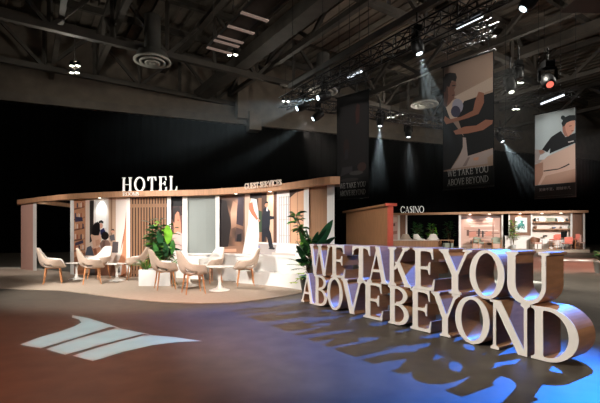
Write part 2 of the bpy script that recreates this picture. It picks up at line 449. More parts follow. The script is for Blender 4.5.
def roof_truss(a, b0, b1, zb, zt, step=3.0, ch=.34, wb=.2):
    t = MB()
    t.bar(HB(a, b0, zb), HB(a, b1, zb), ch, ch); t.bar(HB(a, b0, zt), HB(a, b1, zt), ch, ch)
    k = int((b1 - b0) / step)
    for i in range(k):
        x = b0 + i * step
        t.bar(HB(a, x, zb), HB(a, x, zt), wb); 
        t.bar(HB(a, x, zb if i % 2 else zt), HB(a, x + step, zt if i % 2 else zb), wb)
    return tag(t.build('ceiling_truss', M['steel']), kind='structure')
roof_truss(15.5, -26, 34, 13.2, 15.6)
roof_truss(24.8, -26, 42, 12.0, 15.4)
roof_truss(32.0, -26, 50, 12.3, 15.4)
roof_truss(40.0, 0, 56, 12.3, 15.4)
for b in (-9, 4.2, 14.2, 24.0, 34.0, 44.0):
    t = MB(); t.bar(HB(-6, b, 13.0), HB(46, b, 13.0), .3, .3); t.bar(HB(-6, b, 15.2), HB(46, b, 15.2), .35, .35)
    for i in range(18):
        a = -6 + i * 2.9
        t.bar(HB(a, b, 13.0 if i % 2 else 15.2), HB(a + 2.9, b, 15.2 if i % 2 else 13.0), .22)
    tag(t.build('ceiling_truss', M['steel']), kind='structure')
for b, z, s in ((-2.0, 14.4, .5), (1.5, 12.6, .28), (9.0, 14.2, .35), (11.8, 12.6, .9), (19, 14.3, .35), (28.5, 13.8, .7)):
    t = MB(); t.bar(HB(-8, b, z), HB(46, b, z), s, s * .8)
    tag(t.build('ceiling_beam', M['steel']), kind='structure')
for a in (8.5, 12, 19.5, 28.5, 36):
    t = MB(); t.bar(HB(a, -24, 15.3), HB(a, 50, 15.3), .22, .4)
    tag(t.build('ceiling_beam', M['steel']), kind='structure')
# pale acoustic panels between purlins over the middle and right of the hall
for (a0, a1, b0, b1) in ((9, 15, 6.2, 11.0), (9.2, 15, 15.4, 23), (16.2, 24, 15.4, 23.2), (16, 24, 25, 33)):
    t = MB()
    nn = 12
    for i in range(nn):
        u = b0 + (b1 - b0) * i / nn; v = u + (b1 - b0) / nn * .82
        t.hexa([HB(a0, u, 14.9), HB(a0, v, 14.9), HB(a1, v, 14.9), HB(a1, u, 14.9), HB(a0, u, 15.0), HB(a0, v, 15.0), HB(a1, v, 15.0), HB(a1, u, 15.0)])
    tag(t.build('ceiling_panel', M['concrete']), kind='structure')

# round air diffusers
proto = None
for (px, py, lab) in ((152.5, 61.5, 'large round ceiling air diffuser over the hotel side, brightest of the three rings'),
                      (323, 92, 'round ceiling air diffuser just left of the dark text-only banner'),
                      (424.5, 105, 'round ceiling air diffuser beside the big banner, below the fanned beam')):
    z = 11.2; d = F * (z - EYE) / (HZ - py)
    if proto is None:
        proto = empty('air_diffuser')
        r = MB()
        for ro, ri, zz in ((1.03, .86, 0), (.72, .56, -.07), (.42, .28, -.13)):
            r.lathe([(ri, zz), (ro, zz - .02), (ro, zz + .05), (ri + .06, zz + .16), (ri, zz)], 40)
        r.build('rings', M['vent'], proto)
        r = MB(); r.lathe([(.02, -.17), (.15, -.17), (.17, -.1), (.02, -.1)], 24); r.build('centre_cone', M['vent'], proto)
        r = MB(); r.lathe([(.95, .1), (.8, .5), (.45, .7), (.45, 2.6)], 32); r.build('duct_neck', M['duct'], proto)
        o = proto
    else: o = copy_tree(proto)
    o.location = (X(px, d), d, z)
    tag(o, lab, 'air vent', 'round ceiling air diffusers')

# cable tray with pale cross bars
tr = empty('cable_tray', (0, 0, 0), 0, 'long hanging ceiling tray crossed by five pale added-glow bars, top of the hotel half', 'cable tray')
t = MB(); p0 = Vector((-4.2, 18.95, 10)); dv = Vector((.555, -.832, 0)); nv = Vector((.832, .555, 0))
for s_ in (0, 1.0): t = MB(); t.bar(p0 + nv * s_ + dv * -.3, p0 + nv * s_ + dv * 9, .08, .16); t.build('side_rail', M['duct'], tr)
t = MB(); t.hexa([p0 + nv * a + dv * b + Vector((0, 0, h)) for h in (.09, .12) for a, b in ((.05, -.3), (.95, -.3), (.95, 9), (.05, 9))]); t.build('tray_bed', M['duct'], tr)
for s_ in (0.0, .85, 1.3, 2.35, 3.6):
    t = MB(); t.bar(p0 + dv * s_ + Vector((0, 0, -.1)) - nv * .1, p0 + dv * s_ + nv * 1.1 + Vector((0, 0, -.1)), .16, .05); t.build('added_glow_bar', M['strip'], tr)
for s_ in (.5, 4, 8):
    for e in (0, 1.0): t = MB(); t.bar(p0 + nv * e + dv * s_, p0 + nv * e + dv * s_ + Vector((0, 0, 5.2)), .03); t.build('hanger', M['steel'], tr)


# ================================================================= LIGHTING TRUSSES AND LAMPS
def box_truss(name, A, B, w_, lab, cat='truss', bays=None, rod=.028, hang=None):
    A = Vector(A); B = Vector(B); t = (B - A).normalized(); s = Vector((t.y, -t.x, 0)).normalized(); Lh = (B - A).length
    e = empty(name, (0, 0, 0), 0, lab, cat)
    cr = [s * i * w_ / 2 + Vector((0, 0, j * w_ / 2)) for i, j in ((-1, -1), (1, -1), (1, 1), (-1, 1))]
    m = MB()
    for c_ in cr: m.tube([A + c_, B + c_], rod, 6)
    m.build('chord', M['alu_dark'], e)
    m = MB(); n = bays or max(3, int(Lh / (w_ * 1.25)))
    for i in range(n):
        p = A + t * Lh * i / n; q = A + t * Lh * (i + 1) / n
        for k in range(4):
            c1 = cr[k]; c2 = cr[(k + 1) % 4]
            m.tube([p + c1, q + c2] if i % 2 else [p + c2, q + c1], rod * .6, 5, cap=False)
            m.tube([p + c1, p + c2], rod * .6, 5, cap=False)
    m.build('lacing', M['alu_dark'], e)
    for f in (hang or (.08, .92)):
        m = MB(); p = A + t * Lh * f; m.tube([p + Vector((0, 0, w_ / 2)), Vector((p.x, p.y, 13.2))], .012, 5); m.build('hanging_cable', M['black'], e)
    return e
M['alu_dark'] = mat('black_truss_tube', (58, 58, 60), .4, .6, var=.2, scale=20)

TA = Vector((4.75, 9.62, 7.0)); TB = Vector((-.75, 17.95, 7.0))
box_truss('lighting_truss', TA, TB, .42, 'long black lighting truss rising over the hall from centre toward top right')
box_truss('lighting_truss', (.0, 17.6, 6.95), (12.6, 23.6, 6.95), .4, 'far lighting truss hanging across the dark middle of the hall')
bar_m = MB(); bar_m.bar(TA + Vector((.5, -.6, .75)), TB + Vector((.3, 0, .75)), .14, .2)
tag(bar_m.build('cable_duct', M['duct']), 'pale straight cable duct running above the long lighting truss', 'cable duct')


def stage_lamp(pos, target, lab, lens, size=.3, hang=.7, name='spotlight'):
    pos = Vector(pos); dr = (Vector(target) - pos).normalized()
    e = empty(name, (0, 0, 0), 0, lab, 'stage light')
    u = dr
    m = MB(); m.tube([pos - u * size * 1.5, pos - u * size * 1.35, pos - u * size * .5, pos - u * .02, pos], [size * .28, size * .42, size * .5, size * .4, size * .34], 14); hd_ = m.build('head', M['black'], e)
    m = MB(); m.tube([pos - u * .0, pos + u * .015], size * .24, 14); m.build('lens', M[lens], hd_)
    s = u.cross(Vector((0, 0, 1))); s = s.normalized() if s.length > .05 else Vector((1, 0, 0)); c_ = pos - u * size * .75; top = c_ + Vector((0, 0, size * .9))
    m = MB()
    for k in (-1, 1): m.bar(c_ + s * k * size * .55, top + s * k * size * .55, size * .1, size * .2)
    m.bar(top - s * size * .6, top + s * size * .6, size * .14, size * .2); m.build('yoke', M['black'], e)
    m = MB(); m.box((top.x, top.y, top.z + size * .3), (size * .7, size * .7, size * .5)); m.tube([top + Vector((0, 0, size * .5)), top + Vector((0, 0, hang))], .03, 6); m.build('clamp', M['black'], e)
    return e


def spot(pos, target, power, ang, col=(1, 1, 1), blend=.3, rad=.06):
    l = bpy.data.lights.new('spot', 'SPOT'); l.energy = power; l.spot_size = radians(ang); l.spot_blend = blend; l.color = col; l.shadow_soft_size = rad
    o = bpy.data.objects.new('spot_beam', l); COL.objects.link(o); o.location = pos
    o.rotation_euler = (Vector(target) - Vector(pos)).to_track_quat('-Z', 'Y').to_euler()
    return o


def point(pos, power, col=(1, 1, 1), rad=.1):
    l = bpy.data.lights.new('lamp', 'POINT'); l.energy = power; l.color = col; l.shadow_soft_size = rad
    o = bpy.data.objects.new('lamp_glow', l); COL.objects.link(o); o.location = pos; return o

BEAM = (.78, .95, 1.0)
def lens_at(px, py, z): d = F * (z - EYE) / (HZ - py); return Vector((X(px, d), d, z))

beams = [
    # px, py, z, target offset, power, cone, count of fingers, spread, label
    (318, 98, 6.4, (-4.0, -1.6, -1.45), BP * .5, 22, 1, 0, 'stage light on the truss end throwing a pale wedge to the left'),
    (297, 108.5, 6.4, (-4.0, -1.2, -1.9), BP * .3, 16, 1, 0, 'stage light left of the truss end with a short faint beam'),
    (313, 119, 6.35, (-3.2, -.6, -2.2), BP * .3, 16, 1, 0, 'lowest of the three stage lights beaming left over the hotel'),
    (419.5, 53.5, 6.45, (.9, -.3, -3.6), BP * 1.6, 5, 4, 7, 'moving-head stage light fanning thin beams beside the big banner'),
    (380, 126, 6.4, (-.15, -.2, -4), BP * 1.0, 24, 1, 0, 'far stage light with a straight-down cone right of the dark banner'),
    (408.5, 137, 6.35, (.2, 0, -4), BP * .35, 17, 1, 0, 'far stage light with a faint downward cone above the casino sign'),
    (502.5, 141.5, 6.3, (1.9, -1.2, -4), BP * 3, 5, 5, 7, 'stage light right of the big banner fanning beams down to the right'),
]
for (px, py, z, off, pw, ang, n, sp, lab) in beams:
    q = lens_at(px, py, z); off = Vector(off)
    stage_lamp(q, q + off, lab, 'lens', .36, .6)
    side = off.cross(Vector((0, 1, 0))).normalized()
    for i in range(n):
        k = (i - (n - 1) / 2) * sp
        dr = Matrix.Rotation(radians(k), 3, Vector((0, 1, 0))) @ off.normalized()
        if i == 0 and n > 1: spot(q + off.normalized() * .05, q + off, pw * .16, 24, BEAM, .8, .03)
        spot(q + off.normalized() * .05, q + off.normalized() * .05 + dr, pw, ang, BEAM, .7, .03)

# lamps that are just points of light
for (px, py, z, tgt, lab, lens, sz) in (
        (523, 9, 7.0, (-1.0, .25, -1.3), 'bright tilted stage light at the top edge above the right banner', 'lens', .4),
        (511.5, 92, 6.6, (0, -.5, -1.5), 'black can light with white lens right of the big banner', 'lens_dim', .4),
        (519.5, 79, 6.9, (0, -.5, -1.5), 'small black can light above the red-lit lamp', 'black', .32),
        (550, 84.5, 6.3, (-.35, -1.2, -1.0), 'can light glowing red above the right banner', 'lens_red', .46)):
    q = lens_at(px, py, z); stage_lamp(q, q + Vector(tgt), lab, lens, sz, .7)
flood = None
for (px, py, lab) in ((75, 65.5, 'upper pair of small floodlights at upper left under the roof truss'), (74.5, 72.5, 'lower pair of small floodlights at upper left under the roof truss'),
                      (232.5, 54.5, 'twin floodlights just right of the cable tray with pale bars'), (285.5, 101, 'twin floodlights left of the stage lights over the hotel'),
                      (519, 82.5, 'twin floodlights far back between the two bright banners'), (516, 109, 'lowest twin floodlights far back between the two bright banners'),
                      (391, 117, 'twin floodlights far back right of the dark banner'), (400, 114.5, 'rightmost twin floodlights behind the straight-down beam')):
    z = 10.6; d = F * (z - EYE) / (HZ - py)
    if flood is None:
        flood = empty('hanging_floodlight')
        for s_ in (-.17, .17):
            m = MB(); m.lathe([(.05, .22), (.1, .2), (.15, .0), (.14, -.02), (.05, .02)], 14, c=(s_, 0, 0)); hs_ = m.build('housing', M['black'], flood)
            m = MB(); m.lathe([(.01, -.05), (.1, -.04), (.125, -.01), (.02, .0)], 14, c=(s_, 0, 0)); m.build('lamp_lens', M['lens_dim'], hs_)
        m = MB(); m.box((0, 0, .24), (.5, .08, .06)); m.tube([(0, 0, .25), (0, 0, 2.6)], .02, 6); m.build('bracket', M['steel'], flood)
        o = flood
    else: o = copy_tree(flood)
    o.location = (X(px, d), d, z); tag(o, lab, 'floodlight', 'twin floodlights under the roof')
    point((X(px, d), d, z - .25), FLOODP, (1, .97, .85), .08)

for (x, y, z, pw, lab) in ((15.5, 14.5, 10.6, 1500, 'added unseen twin floodlights beyond the right edge lighting the roof deck'), (8.0, 7.2, 11.0, 500, 'added unseen twin floodlights above the picture lighting the roof deck')):  # unseen floodlights added to brighten the roof deck
    o = copy_tree(flood); o.location = (x, y, z); tag(o, lab, 'floodlight', 'twin floodlights under the roof'); point((x, y, z - .25), pw, (1, .95, .85), .08)


# ================================================================= BANNERS
def banner(L_, R_, z0, z1, frac, layers, base, lab, text=None, chinese=None, dim=False, grid=(8, 12)):
    L_ = Vector((*L_, 0)); R_ = Vector((*R_, 0)); t = (R_ - L_); w_ = t.length; t.normalize(); n = Vector((t.y, -t.x, 0))
    e = empty('hanging_banner', (0, 0, 0), 0, lab, 'banner')
    P = lambda x, y, z: tuple(L_ + t * x - n * y + Vector((0, 0, z)))
    m = MB(); m.hexa([P(0, 0, z0), P(w_, 0, z0), P(w_, .012, z0), P(0, .012, z0), P(0, 0, z1), P(w_, 0, z1), P(w_, .012, z1), P(0, .012, z1)])
    clo = m.build('cloth', M['banner_black'], e)
    zb = z1 - (z1 - z0) * frac
    print_sheet('picture', layers, lambda u, v: P(.03 + (w_ - .06) * u, -.004, zb + (z1 - .03 - zb) * v), clo, M['banner_print'], grid, base)
    if text:
        m = MB(); hh = (z1 - z0) * .05
        for k, ln in enumerate(text):
            tw = text_width(ln, hh, .13, .07); sc = min(1.0, w_ * .8 / tw); x = (w_ - tw * sc) / 2; z = z0 + (z1 - z0) * (.105 - k * .072)
            for ch in ln:
                if ch != ' ':
                    gw = glyph_tris(ch, .13, .07)[2] * hh * sc
                    glyph_prism(m, ch, x, z, gw, hh, -.008, -.003, .13, .07, P); x += gw + .1 * hh * sc
                else: x += .34 * hh * sc
        m.build('lettering', M['banner_text'], clo)
    if chinese:
        cu = bpy.data.curves.new('characters', 'FONT'); cu.body = chinese; cu.size = .16; cu.align_x = 'CENTER'; cu.extrude = .002
        to = bpy.data.objects.new('tmp', cu); COL.objects.link(to); bpy.context.view_layer.update()
        me = bpy.data.meshes.new_from_object(to.evaluated_get(bpy.context.evaluated_depsgraph_get())); bpy.data.objects.remove(to)
        xs = [v.co.x for v in me.vertices] or [0, 1]; sc = w_ * .76 / max(.01, max(xs) - min(xs))
        for v in me.vertices: x, y = v.co.x * sc, v.co.y * sc; v.co = P(w_ / 2 + x, -.006, z0 + (z1 - z0) * .09 + y)
        me.materials.clear(); me.materials.append(M['banner_text'])
        co = bpy.data.objects.new('lettering', me); COL.objects.link(co); co.parent = clo
    m = MB(); m.hexa([P(w_ * .08, -.006, z0 + .1), P(w_ * .92, -.006, z0 + .1), P(w_ * .92, -.002, z0 + .1), P(w_ * .08, -.002, z0 + .1), P(w_ * .08, -.006, z0 + .112), P(w_ * .92, -.006, z0 + .112), P(w_ * .92, -.002, z0 + .112), P(w_ * .08, -.002, z0 + .112)])
    m.build('fine_print_line', M['banner_line'], clo)
    m = MB(); m.tube([P(-.05, 0, z1), P(w_ + .05, 0, z1)], .035, 8); m.build('top_bar', M['black'], e)
    m = MB(); m.tube([P(0, 0, z0), P(w_, 0, z0)], .02, 8); m.build('bottom_bar', M['black'], e)
    for f in (.1, .9): m = MB(); m.tube([P(w_ * f, 0, z1), P(w_ * f, 0, z1 + .45)], .012, 5); m.build('hanging_wire', M['black'], e)
    return P, w_


skin = (150, 104, 84); hair = (16, 13, 13)
def uv1(z, x, y):
    px, py = (440 + x / 5.76, 50 + y / 5.76) if z == 1 else (440 + x / 5.03, 115 + y / 5.03)
    u = (px - 443.5) / 50.5; yt = 67 - 16.5 * u; yb = 171.6 - 6 * u
    return (u, (yb - py) / (yb - yt))
def P1(*t): return [uv1(*q) for q in t]
b1 = [  # a man in black at left, arms reaching across a dark case, pale cloth below
    ((182, 160, 142), P1((1, 80, 268), (1, 310, 150), (1, 312, 225), (1, 150, 292), (1, 120, 275))),
    ((190, 166, 146), P1((1, 20, 330), (1, 45, 300), (1, 110, 270), (1, 150, 290), (1, 150, 380), (1, 90, 403), (1, 60, 390))),
    ((8, 8, 9), P1((1, 148, 290), (1, 322, 238), (2, 276, 165), (2, 148, 205), (2, 128, 108), (2, 90, 0))),
    ((10, 9, 10), P1((1, 0, 320), (1, 30, 315), (1, 62, 395), (2, 60, 20), (2, 130, 110), (2, 125, 165), (2, 58, 270), (2, 0, 280), (2, 0, 0))),
    ((168, 150, 142), P1((2, 122, 110), (2, 138, 112), (2, 148, 205), (2, 272, 170), (2, 272, 198), (2, 245, 214), (2, 247, 245), (2, 58, 270), (2, 100, 215), (2, 122, 160))),
    ((196, 140, 110), P1((2, 175, 215), (2, 205, 210), (2, 200, 226), (2, 180, 228))), ((130, 112, 106), P1((2, 148, 212), (2, 160, 210), (2, 140, 255), (2, 120, 258))),
    ((150, 148, 160), [uv1(1, 108 + 34 * cos(a * .5), 318 + 44 * sin(a * .5)) for a in range(13)]), ((60, 60, 78), [uv1(1, 96 + 30 * cos(a * .5), 350 + 34 * sin(a * .5)) for a in range(13)]),
    ((142, 92, 70), P1((1, 60, 395), (1, 130, 380), (1, 200, 345), (1, 212, 290), (1, 232, 236), (1, 262, 244), (1, 262, 300), (1, 232, 365), (2, 150, 12), (2, 32, 44), (2, 18, 22), (2, 26, 2))),
    ((150, 98, 76), P1((2, 72, 78), (2, 130, 56), (2, 192, 50), (2, 236, 22), (2, 278, 24), (2, 268, 44), (2, 225, 74), (2, 150, 90), (2, 84, 96))),
    ((112, 78, 64), P1((1, 18, 200), (1, 55, 180), (1, 96, 172), (1, 100, 200), (1, 86, 226), (1, 92, 240), (1, 88, 272), (1, 62, 302), (1, 40, 325), (1, 14, 318))),
    ((70, 46, 40), P1((1, 18, 200), (1, 45, 195), (1, 50, 260), (1, 40, 325), (1, 14, 318))),
    (hair, P1((1, 4, 160), (1, 30, 134), (1, 60, 124), (1, 96, 128), (1, 104, 150), (1, 98, 176), (1, 72, 170), (1, 62, 192), (1, 56, 210), (1, 40, 200), (1, 30, 240), (1, 10, 240))),
    (hair, P1((1, 74, 198), (1, 94, 196), (1, 94, 201), (1, 74, 204))), ((70, 36, 32), P1((1, 74, 254), (1, 90, 250), (1, 90, 256), (1, 76, 260))),
]
banner((4.88, 14.0), (5.99, 12.66), 2.79, 6.99, .85, b1, lambda u, v: mixc((128, 106, 92), (172, 144, 124), u * .9),
       'big banner with a dark-haired man reaching right, white slogan at its foot', ['WE TAKE YOU', 'ABOVE BEYOND'])
def uv2(z, x, y):
    px, py = (530 + x / 6.71, 100 + y / 6.71) if z == 1 else (530 + x / 7.33, 150 + y / 7.33)
    u = (px - 535) / 41.0; yt = 115.6 - 9.6 * u; yb = 186 - 4.5 * u
    return (u, (yb - py) / (yb - yt))
def P2(*t): return [uv2(*q) for q in t]
b2 = [
    ((168, 156, 148), P2((2, 30, 0), (2, 105, 0), (2, 105, 110), (2, 30, 100))),
    ((206, 172, 152), P2((1, 135, 372), (1, 240, 322), (1, 330, 282), (2, 360, 230), (2, 30, 262), (2, 60, 110), (2, 104, 60))),
    ((168, 126, 104), P2((2, 30, 110), (2, 100, 90), (2, 100, 180), (2, 60, 260), (2, 30, 262))), ((184, 146, 124), P2((2, 120, 190), (2, 350, 130), (2, 350, 235), (2, 80, 258))),
    ((214, 216, 214), P2((1, 70, 372), (1, 120, 350), (1, 140, 358), (1, 100, 400), (1, 60, 403))),
    ((12, 12, 13), P2((1, 215, 203), (1, 190, 218), (1, 150, 245), (1, 115, 290), (1, 84, 334), (1, 122, 350), (1, 142, 322), (1, 138, 358), (1, 240, 312), (1, 320, 280), (1, 320, 212), (1, 282, 226), (1, 245, 245))),
    ((196, 186, 180), P2((1, 262, 275), (1, 298, 266), (1, 300, 272), (1, 264, 282))),
    ((178, 128, 106), P2((1, 60, 340), (1, 86, 334), (1, 108, 350), (1, 70, 366))),
    ((196, 140, 116), P2((1, 224, 160), (1, 262, 140), (1, 306, 128), (1, 308, 160), (1, 300, 200), (1, 282, 224), (1, 262, 240), (1, 240, 238), (1, 226, 205))),
    ((160, 108, 90), P2((1, 224, 160), (1, 240, 150), (1, 246, 200), (1, 262, 238), (1, 240, 238), (1, 226, 205))),
    ((12, 18, 18), P2((1, 218, 150), (1, 238, 112), (1, 270, 96), (1, 308, 94), (1, 318, 128), (1, 280, 134), (1, 252, 148), (1, 240, 168), (1, 226, 176))),
    ((14, 30, 28), [uv2(1, 229 + 15 * cos(a * .5), 114 + 16 * sin(a * .5)) for a in range(13)]),
    ((60, 36, 32), P2((1, 268, 168), (1, 286, 164), (1, 286, 168), (1, 270, 172))), ((130, 60, 56), P2((1, 282, 200), (1, 298, 196), (1, 298, 201), (1, 284, 206))),
    ((30, 24, 24), P2((2, 102, 152), (2, 160, 142), (2, 215, 134), (2, 270, 108), (2, 292, 94), (2, 298, 102), (2, 262, 122), (2, 215, 141), (2, 104, 160))),
]
banner((11.72, 20.5), (12.86, 19.1), 3.05, 7.25, .84, b2, lambda u, v: mixc((196, 206, 204), (160, 168, 166), abs(u - .3) * 1.6),
       'right banner with a person in a black top bending over a pale table', chinese='无微不至，超越非凡', dim=True)
b3 = [
    ((26, 22, 22), [(.1, .2), (.9, .2), (1, .95), (.5, 1), (.1, .9)]),
    ((62, 30, 24), [(.62, .66), (.72, .68), (.74, .86), (.66, .9), (.6, .8)]), ((44, 26, 22), ell(.3, .42, .1, .1)),
    ((52, 48, 50), [(.1, .1), (.5, .14), (.5, .2), (.16, .2)]), ((66, 62, 60), ell(.62, .12, .22, .025)), ((60, 40, 34), ell(.8, .18, .14, .05)), ((52, 48, 46), ell(.4, .05, .3, .02)),
    ((40, 36, 40), [(.24, .28), (.36, .3), (.36, .4), (.26, .4)]),
]
banner((1.53, 17.0), (2.68, 15.95), 2.72, 6.92, .86, b3, (18, 16, 16), 'darkest banner, left of the big one, with a dim figure and slogan', ['WE TAKE YOU', 'ABOVE BEYOND'])

for (A, B, lab) in (((4.9, 13.9, 7.65), (6.0, 12.55, 7.65), 'short black truss directly above the big banner'), ((1.5, 16.9, 7.55), (2.75, 15.8, 7.55), 'short black truss directly above the darkest banner'),
                    ((11.7, 20.4, 7.9), (12.95, 19.0, 7.9), 'short black truss directly above the right banner')):
    box_truss('banner_truss', A, B, .4, lab, bays=5, rod=.022)
def tube_light(A, B, lab):
    e = empty('tube_light', (0, 0, 0), 0, lab, 'tube light')
    A = Vector(A); B = Vector(B)
    m = MB(); m.tube([A, B], .045, 8); m.build('lamp_tube', M['tube'], e)
    m = MB(); m.bar(A + Vector((0, 0, .1)), B + Vector((0, 0, .1)), .14, .08); m.build('housing', M['black'], e)
    for f in (.15, .85): m = MB(); p = A.lerp(B, f); m.tube([p + Vector((0, 0, .1)), p + Vector((0, 0, 4.5))], .012, 5); m.build('hanging_wire', M['black'], e)
d1 = 12.9
tube_light((X(457, 12.9), 12.9, Z(28, 12.9)), (X(482, 11.9), 11.9, Z(16, 11.9)), 'bright tube light above the big banner')
tube_light((X(347.5, 16.4), 16.4, Z(78.5, 16.4)), (X(361.5, 15.6), 15.6, Z(71.5, 15.6)), 'bright tube light above the darkest banner')
tube_light((X(541, 19.8), 19.8, Z(104, 19.8)), (X(564, 18.8), 18.8, Z(95, 18.8)), 'thin tube light above the right banner')

# ================================================================= HOTEL PAVILION
HC = [(14, 15.4), (20, 15.0), (45, 13.75), (70, 12.9), (110, 12.25), (150, 11.95), (200, 11.65), (240, 11.05), (280, 10.3), (300, 9.75), (327, 9.05), (341, 9.0)]
def hd(px):
    for i in range(len(HC) - 1):
        if HC[i][0] <= px <= HC[i + 1][0]:
            a = HC[max(i - 1, 0)]; b = HC[i]; c = HC[i + 1]; e = HC[min(i + 2, len(HC) - 1)]
            u = (px - b[0]) / (c[0] - b[0]); m0 = (c[1] - a[1]) / (c[0] - a[0]) * (c[0] - b[0]); m1 = (e[1] - b[1]) / (e[0] - b[0]) * (c[0] - b[0])
            return (2 * u ** 3 - 3 * u * u + 1) * b[1] + (u ** 3 - 2 * u * u + u) * m0 + (-2 * u ** 3 + 3 * u * u) * c[1] + (u ** 3 - u * u) * m1
    return HC[0][1] if px < HC[0][0] else HC[-1][1]
def H(px, off, z=0.0): d = hd(px) + off; return (X(px, d), d, z)
SOF, TOP = 2.40, 2.565

hp = empty('exhibition_pavilion', H(180, .3), 0, 'curved white and timber hotel pavilion with a wood fascia, left half of the hall', 'pavilion')
hp_loc = Vector(hp.location)
def hpart(name, mb, m, bevel=0, label=None):
    o = mb.build(name, m, None, bevel); o.data.transform(Matrix.Translation(-hp_loc)); o.parent = hp
    if label: o['label'] = label
    return o
def strip(mb, a, b, off, th, z0, z1, n=None, mi=0):
    n = n or max(1, int((b - a) / 6))
    for i in range(n):
        p = a + (b - a) * i / n; q = a + (b - a) * (i + 1) / n
        mb.hexa([H(p, off, z0), H(q, off, z0), H(q, off + th, z0), H(p, off + th, z0), H(p, off, z1), H(q, off, z1), H(q, off + th, z1), H(p, off + th, z1)], mi)
def ribbon_wall(mb, a, b, off, th, z0, z1, n=40):   # one continuous curved band
    vs = []
    for i in range(n + 1):
        p = a + (b - a) * i / n
        vs += [H(p, off, z0), H(p, off, z1), H(p, off + th, z1), H(p, off + th, z0)]
    fs = [(4 * i + k, 4 * i + 4 + k, 4 * i + 4 + (k + 1) % 4, 4 * i + (k + 1) % 4) for i in range(n) for k in range(4)]
    mb.add(vs, fs + [(0, 1, 2, 3), (4 * n + 3, 4 * n + 2, 4 * n + 1, 4 * n)])

m = MB(); ribbon_wall(m, 17, 340, 0, .55, SOF, TOP, 64); hpart('fascia', m, M['wood'])
m = MB(); m.bar((X(36, 14.7), 14.7, 2.47), (X(72, 17.0), 17.0, 2.47), .16, .14); hpart('side_beam', m, M['wood'])
for (a, b, mm, lab) in ((21, 33, 'pinkish', 'blush end panel'), (33, 36.6, 'white', None), (70.3, 74, 'white', None), (126.3, 130, 'white', None), (167, 171, 'white', None), (182.5, 187.5, 'white', None),
                        (215.5, 219.5, 'white', None), (303.8, 309, 'white', None), (327, 334.5, 'white', None)):
    m = MB(); strip(m, a, b, .18, .16, 0, SOF, 1); hpart('column', m, M[mm], .006, lab)
m = MB(); strip(m, 171, 182.5, .22, .1, 0, .82, 1); hpart('wall_panel', m, M['white'])
m = MB(); strip(m, 187.5, 215.5, .24, .06, .72, SOF, 3); hpart('frosted_panel', m, M['glass_grey'])
m = MB(); ribbon_wall(m, 187.5, 306, .02, .2, 0, .70, 30); hpart('base_wall', m, M['white'])
m = MB(); ribbon_wall(m, 187.5, 306, -.01, .26, .70, .745, 30); hpart('base_ledge', m, M['white'])
m = MB(); ribbon_wall(m, 236, 306, -.3, .3, 0, .34, 20); hpart('plinth_step', m, M['white'])
m = MB(); ribbon_wall(m, 219.5, 303.8, .26, .08, .74, SOF, 20); hpart('back_board', m, M['white'])
m = MB(); ribbon_wall(m, 74, 126.3, .26, .08, 0, SOF, 14); hpart('back_board', m, M['white'])
m = MB(); ribbon_wall(m, 171, 182.5, .26, .05, .82, SOF, 3); hpart('back_board', m, M['black'])
m = MB()
for i in range(18):
    a = 309 + i; strip(m, a, a + .72, .24, .07, 0, SOF, 1)
ribbon_wall(m, 309, 327, .29, .08, 0, SOF, 6)
hpart('fluted_panel', m, M['wood'], 0, 'vertically fluted timber panel')
for px in (99.5, 270, 236):
    q = H(px, .12); m = MB(); m.lathe([(.03, -.008), (.038, -.006), (.038, .0), (.03, .0)], 14, c=(q[0], q[1], SOF)); hpart('downlight', m, M['downlight'])
    spot((q[0], q[1], SOF - .03), (q[0], q[1] + .16, 1.2), 38 if px < 200 else 14, 95, (1, .95, .88), .8, .04)

sc = empty('slat_screen', H(148, .25), 0, 'vertical timber slat screen between white columns under the hotel sign', 'slat screen')
sl = Vector(sc.location)
m = MB()
for i in range(13):
    a = 130.4 + i * 2.83; strip(m, a, a + 1.7, .2, .07, .02, SOF, 1)
o = m.build('slats', M['slat']); o.data.transform(Matrix.Translation(-sl)); o.parent = sc
for z_ in (2.1, .1):
    m = MB(); ribbon_wall(m, 130, 167, .275, .04, z_, z_ + .1, 8); o = m.build('rail', M['slat']); o.data.transform(Matrix.Translation(-sl)); o.parent = sc
m = MB(); strip(m, 130, 167, .36, .03, 0, SOF); o = m.build('backing_board', M['gap_shade']); o.data.transform(Matrix.Translation(-sl)); o.parent = sc

# --- printed murals
def hplace(a, b, off, z0, z1): return lambda u, v: H(a + (b - a) * u, off, z0 + (z1 - z0) * v)
# family group beside a bookcase; uv measured on the mural (74..126 x 200..274)
fam = []
fam += [((226, 196, 172), [(0, 0), (.3, 0), (.3, 1), (0, 1)]), ((206, 146, 108), [(0, 0), (.22, 0), (.22, 1), (0, 1)]), ((238, 214, 196), [(.22, .1), (.3, .1), (.3, 1), (.22, 1)])]
for k, y in enumerate((.16, .3, .44, .58, .72, .86)):
    fam.append(((122, 74, 50), [(0, y), (.2, y + .03), (.2, y + .05), (0, y + .02)]))
    for j in range(5):
        x = .015 + j * .036; c_ = [(206, 150, 118), (236, 214, 200), (70, 62, 84), (176, 96, 70), (226, 184, 150)][(j * 2 + k * 3) % 5]
        fam.append((c_, [(x, y + .03), (x + .026, y + .034), (x + .026, y + .1 - .01 * (j % 3)), (x, y + .1 - .01 * (j % 2))]))
fam += [((60, 54, 80), [(.02, .7), (.17, .71), (.16, .76), (.02, .77)]), ((64, 58, 84), [(.02, .38), (.18, .42), (.17, .46), (.02, .42)]), ((150, 96, 66), [(0, .0), (.2, .02), (.22, .3), (0, .22)]), ((186, 128, 92), [(.02, .05), (.18, .06), (.18, .12), (.02, .1)])]
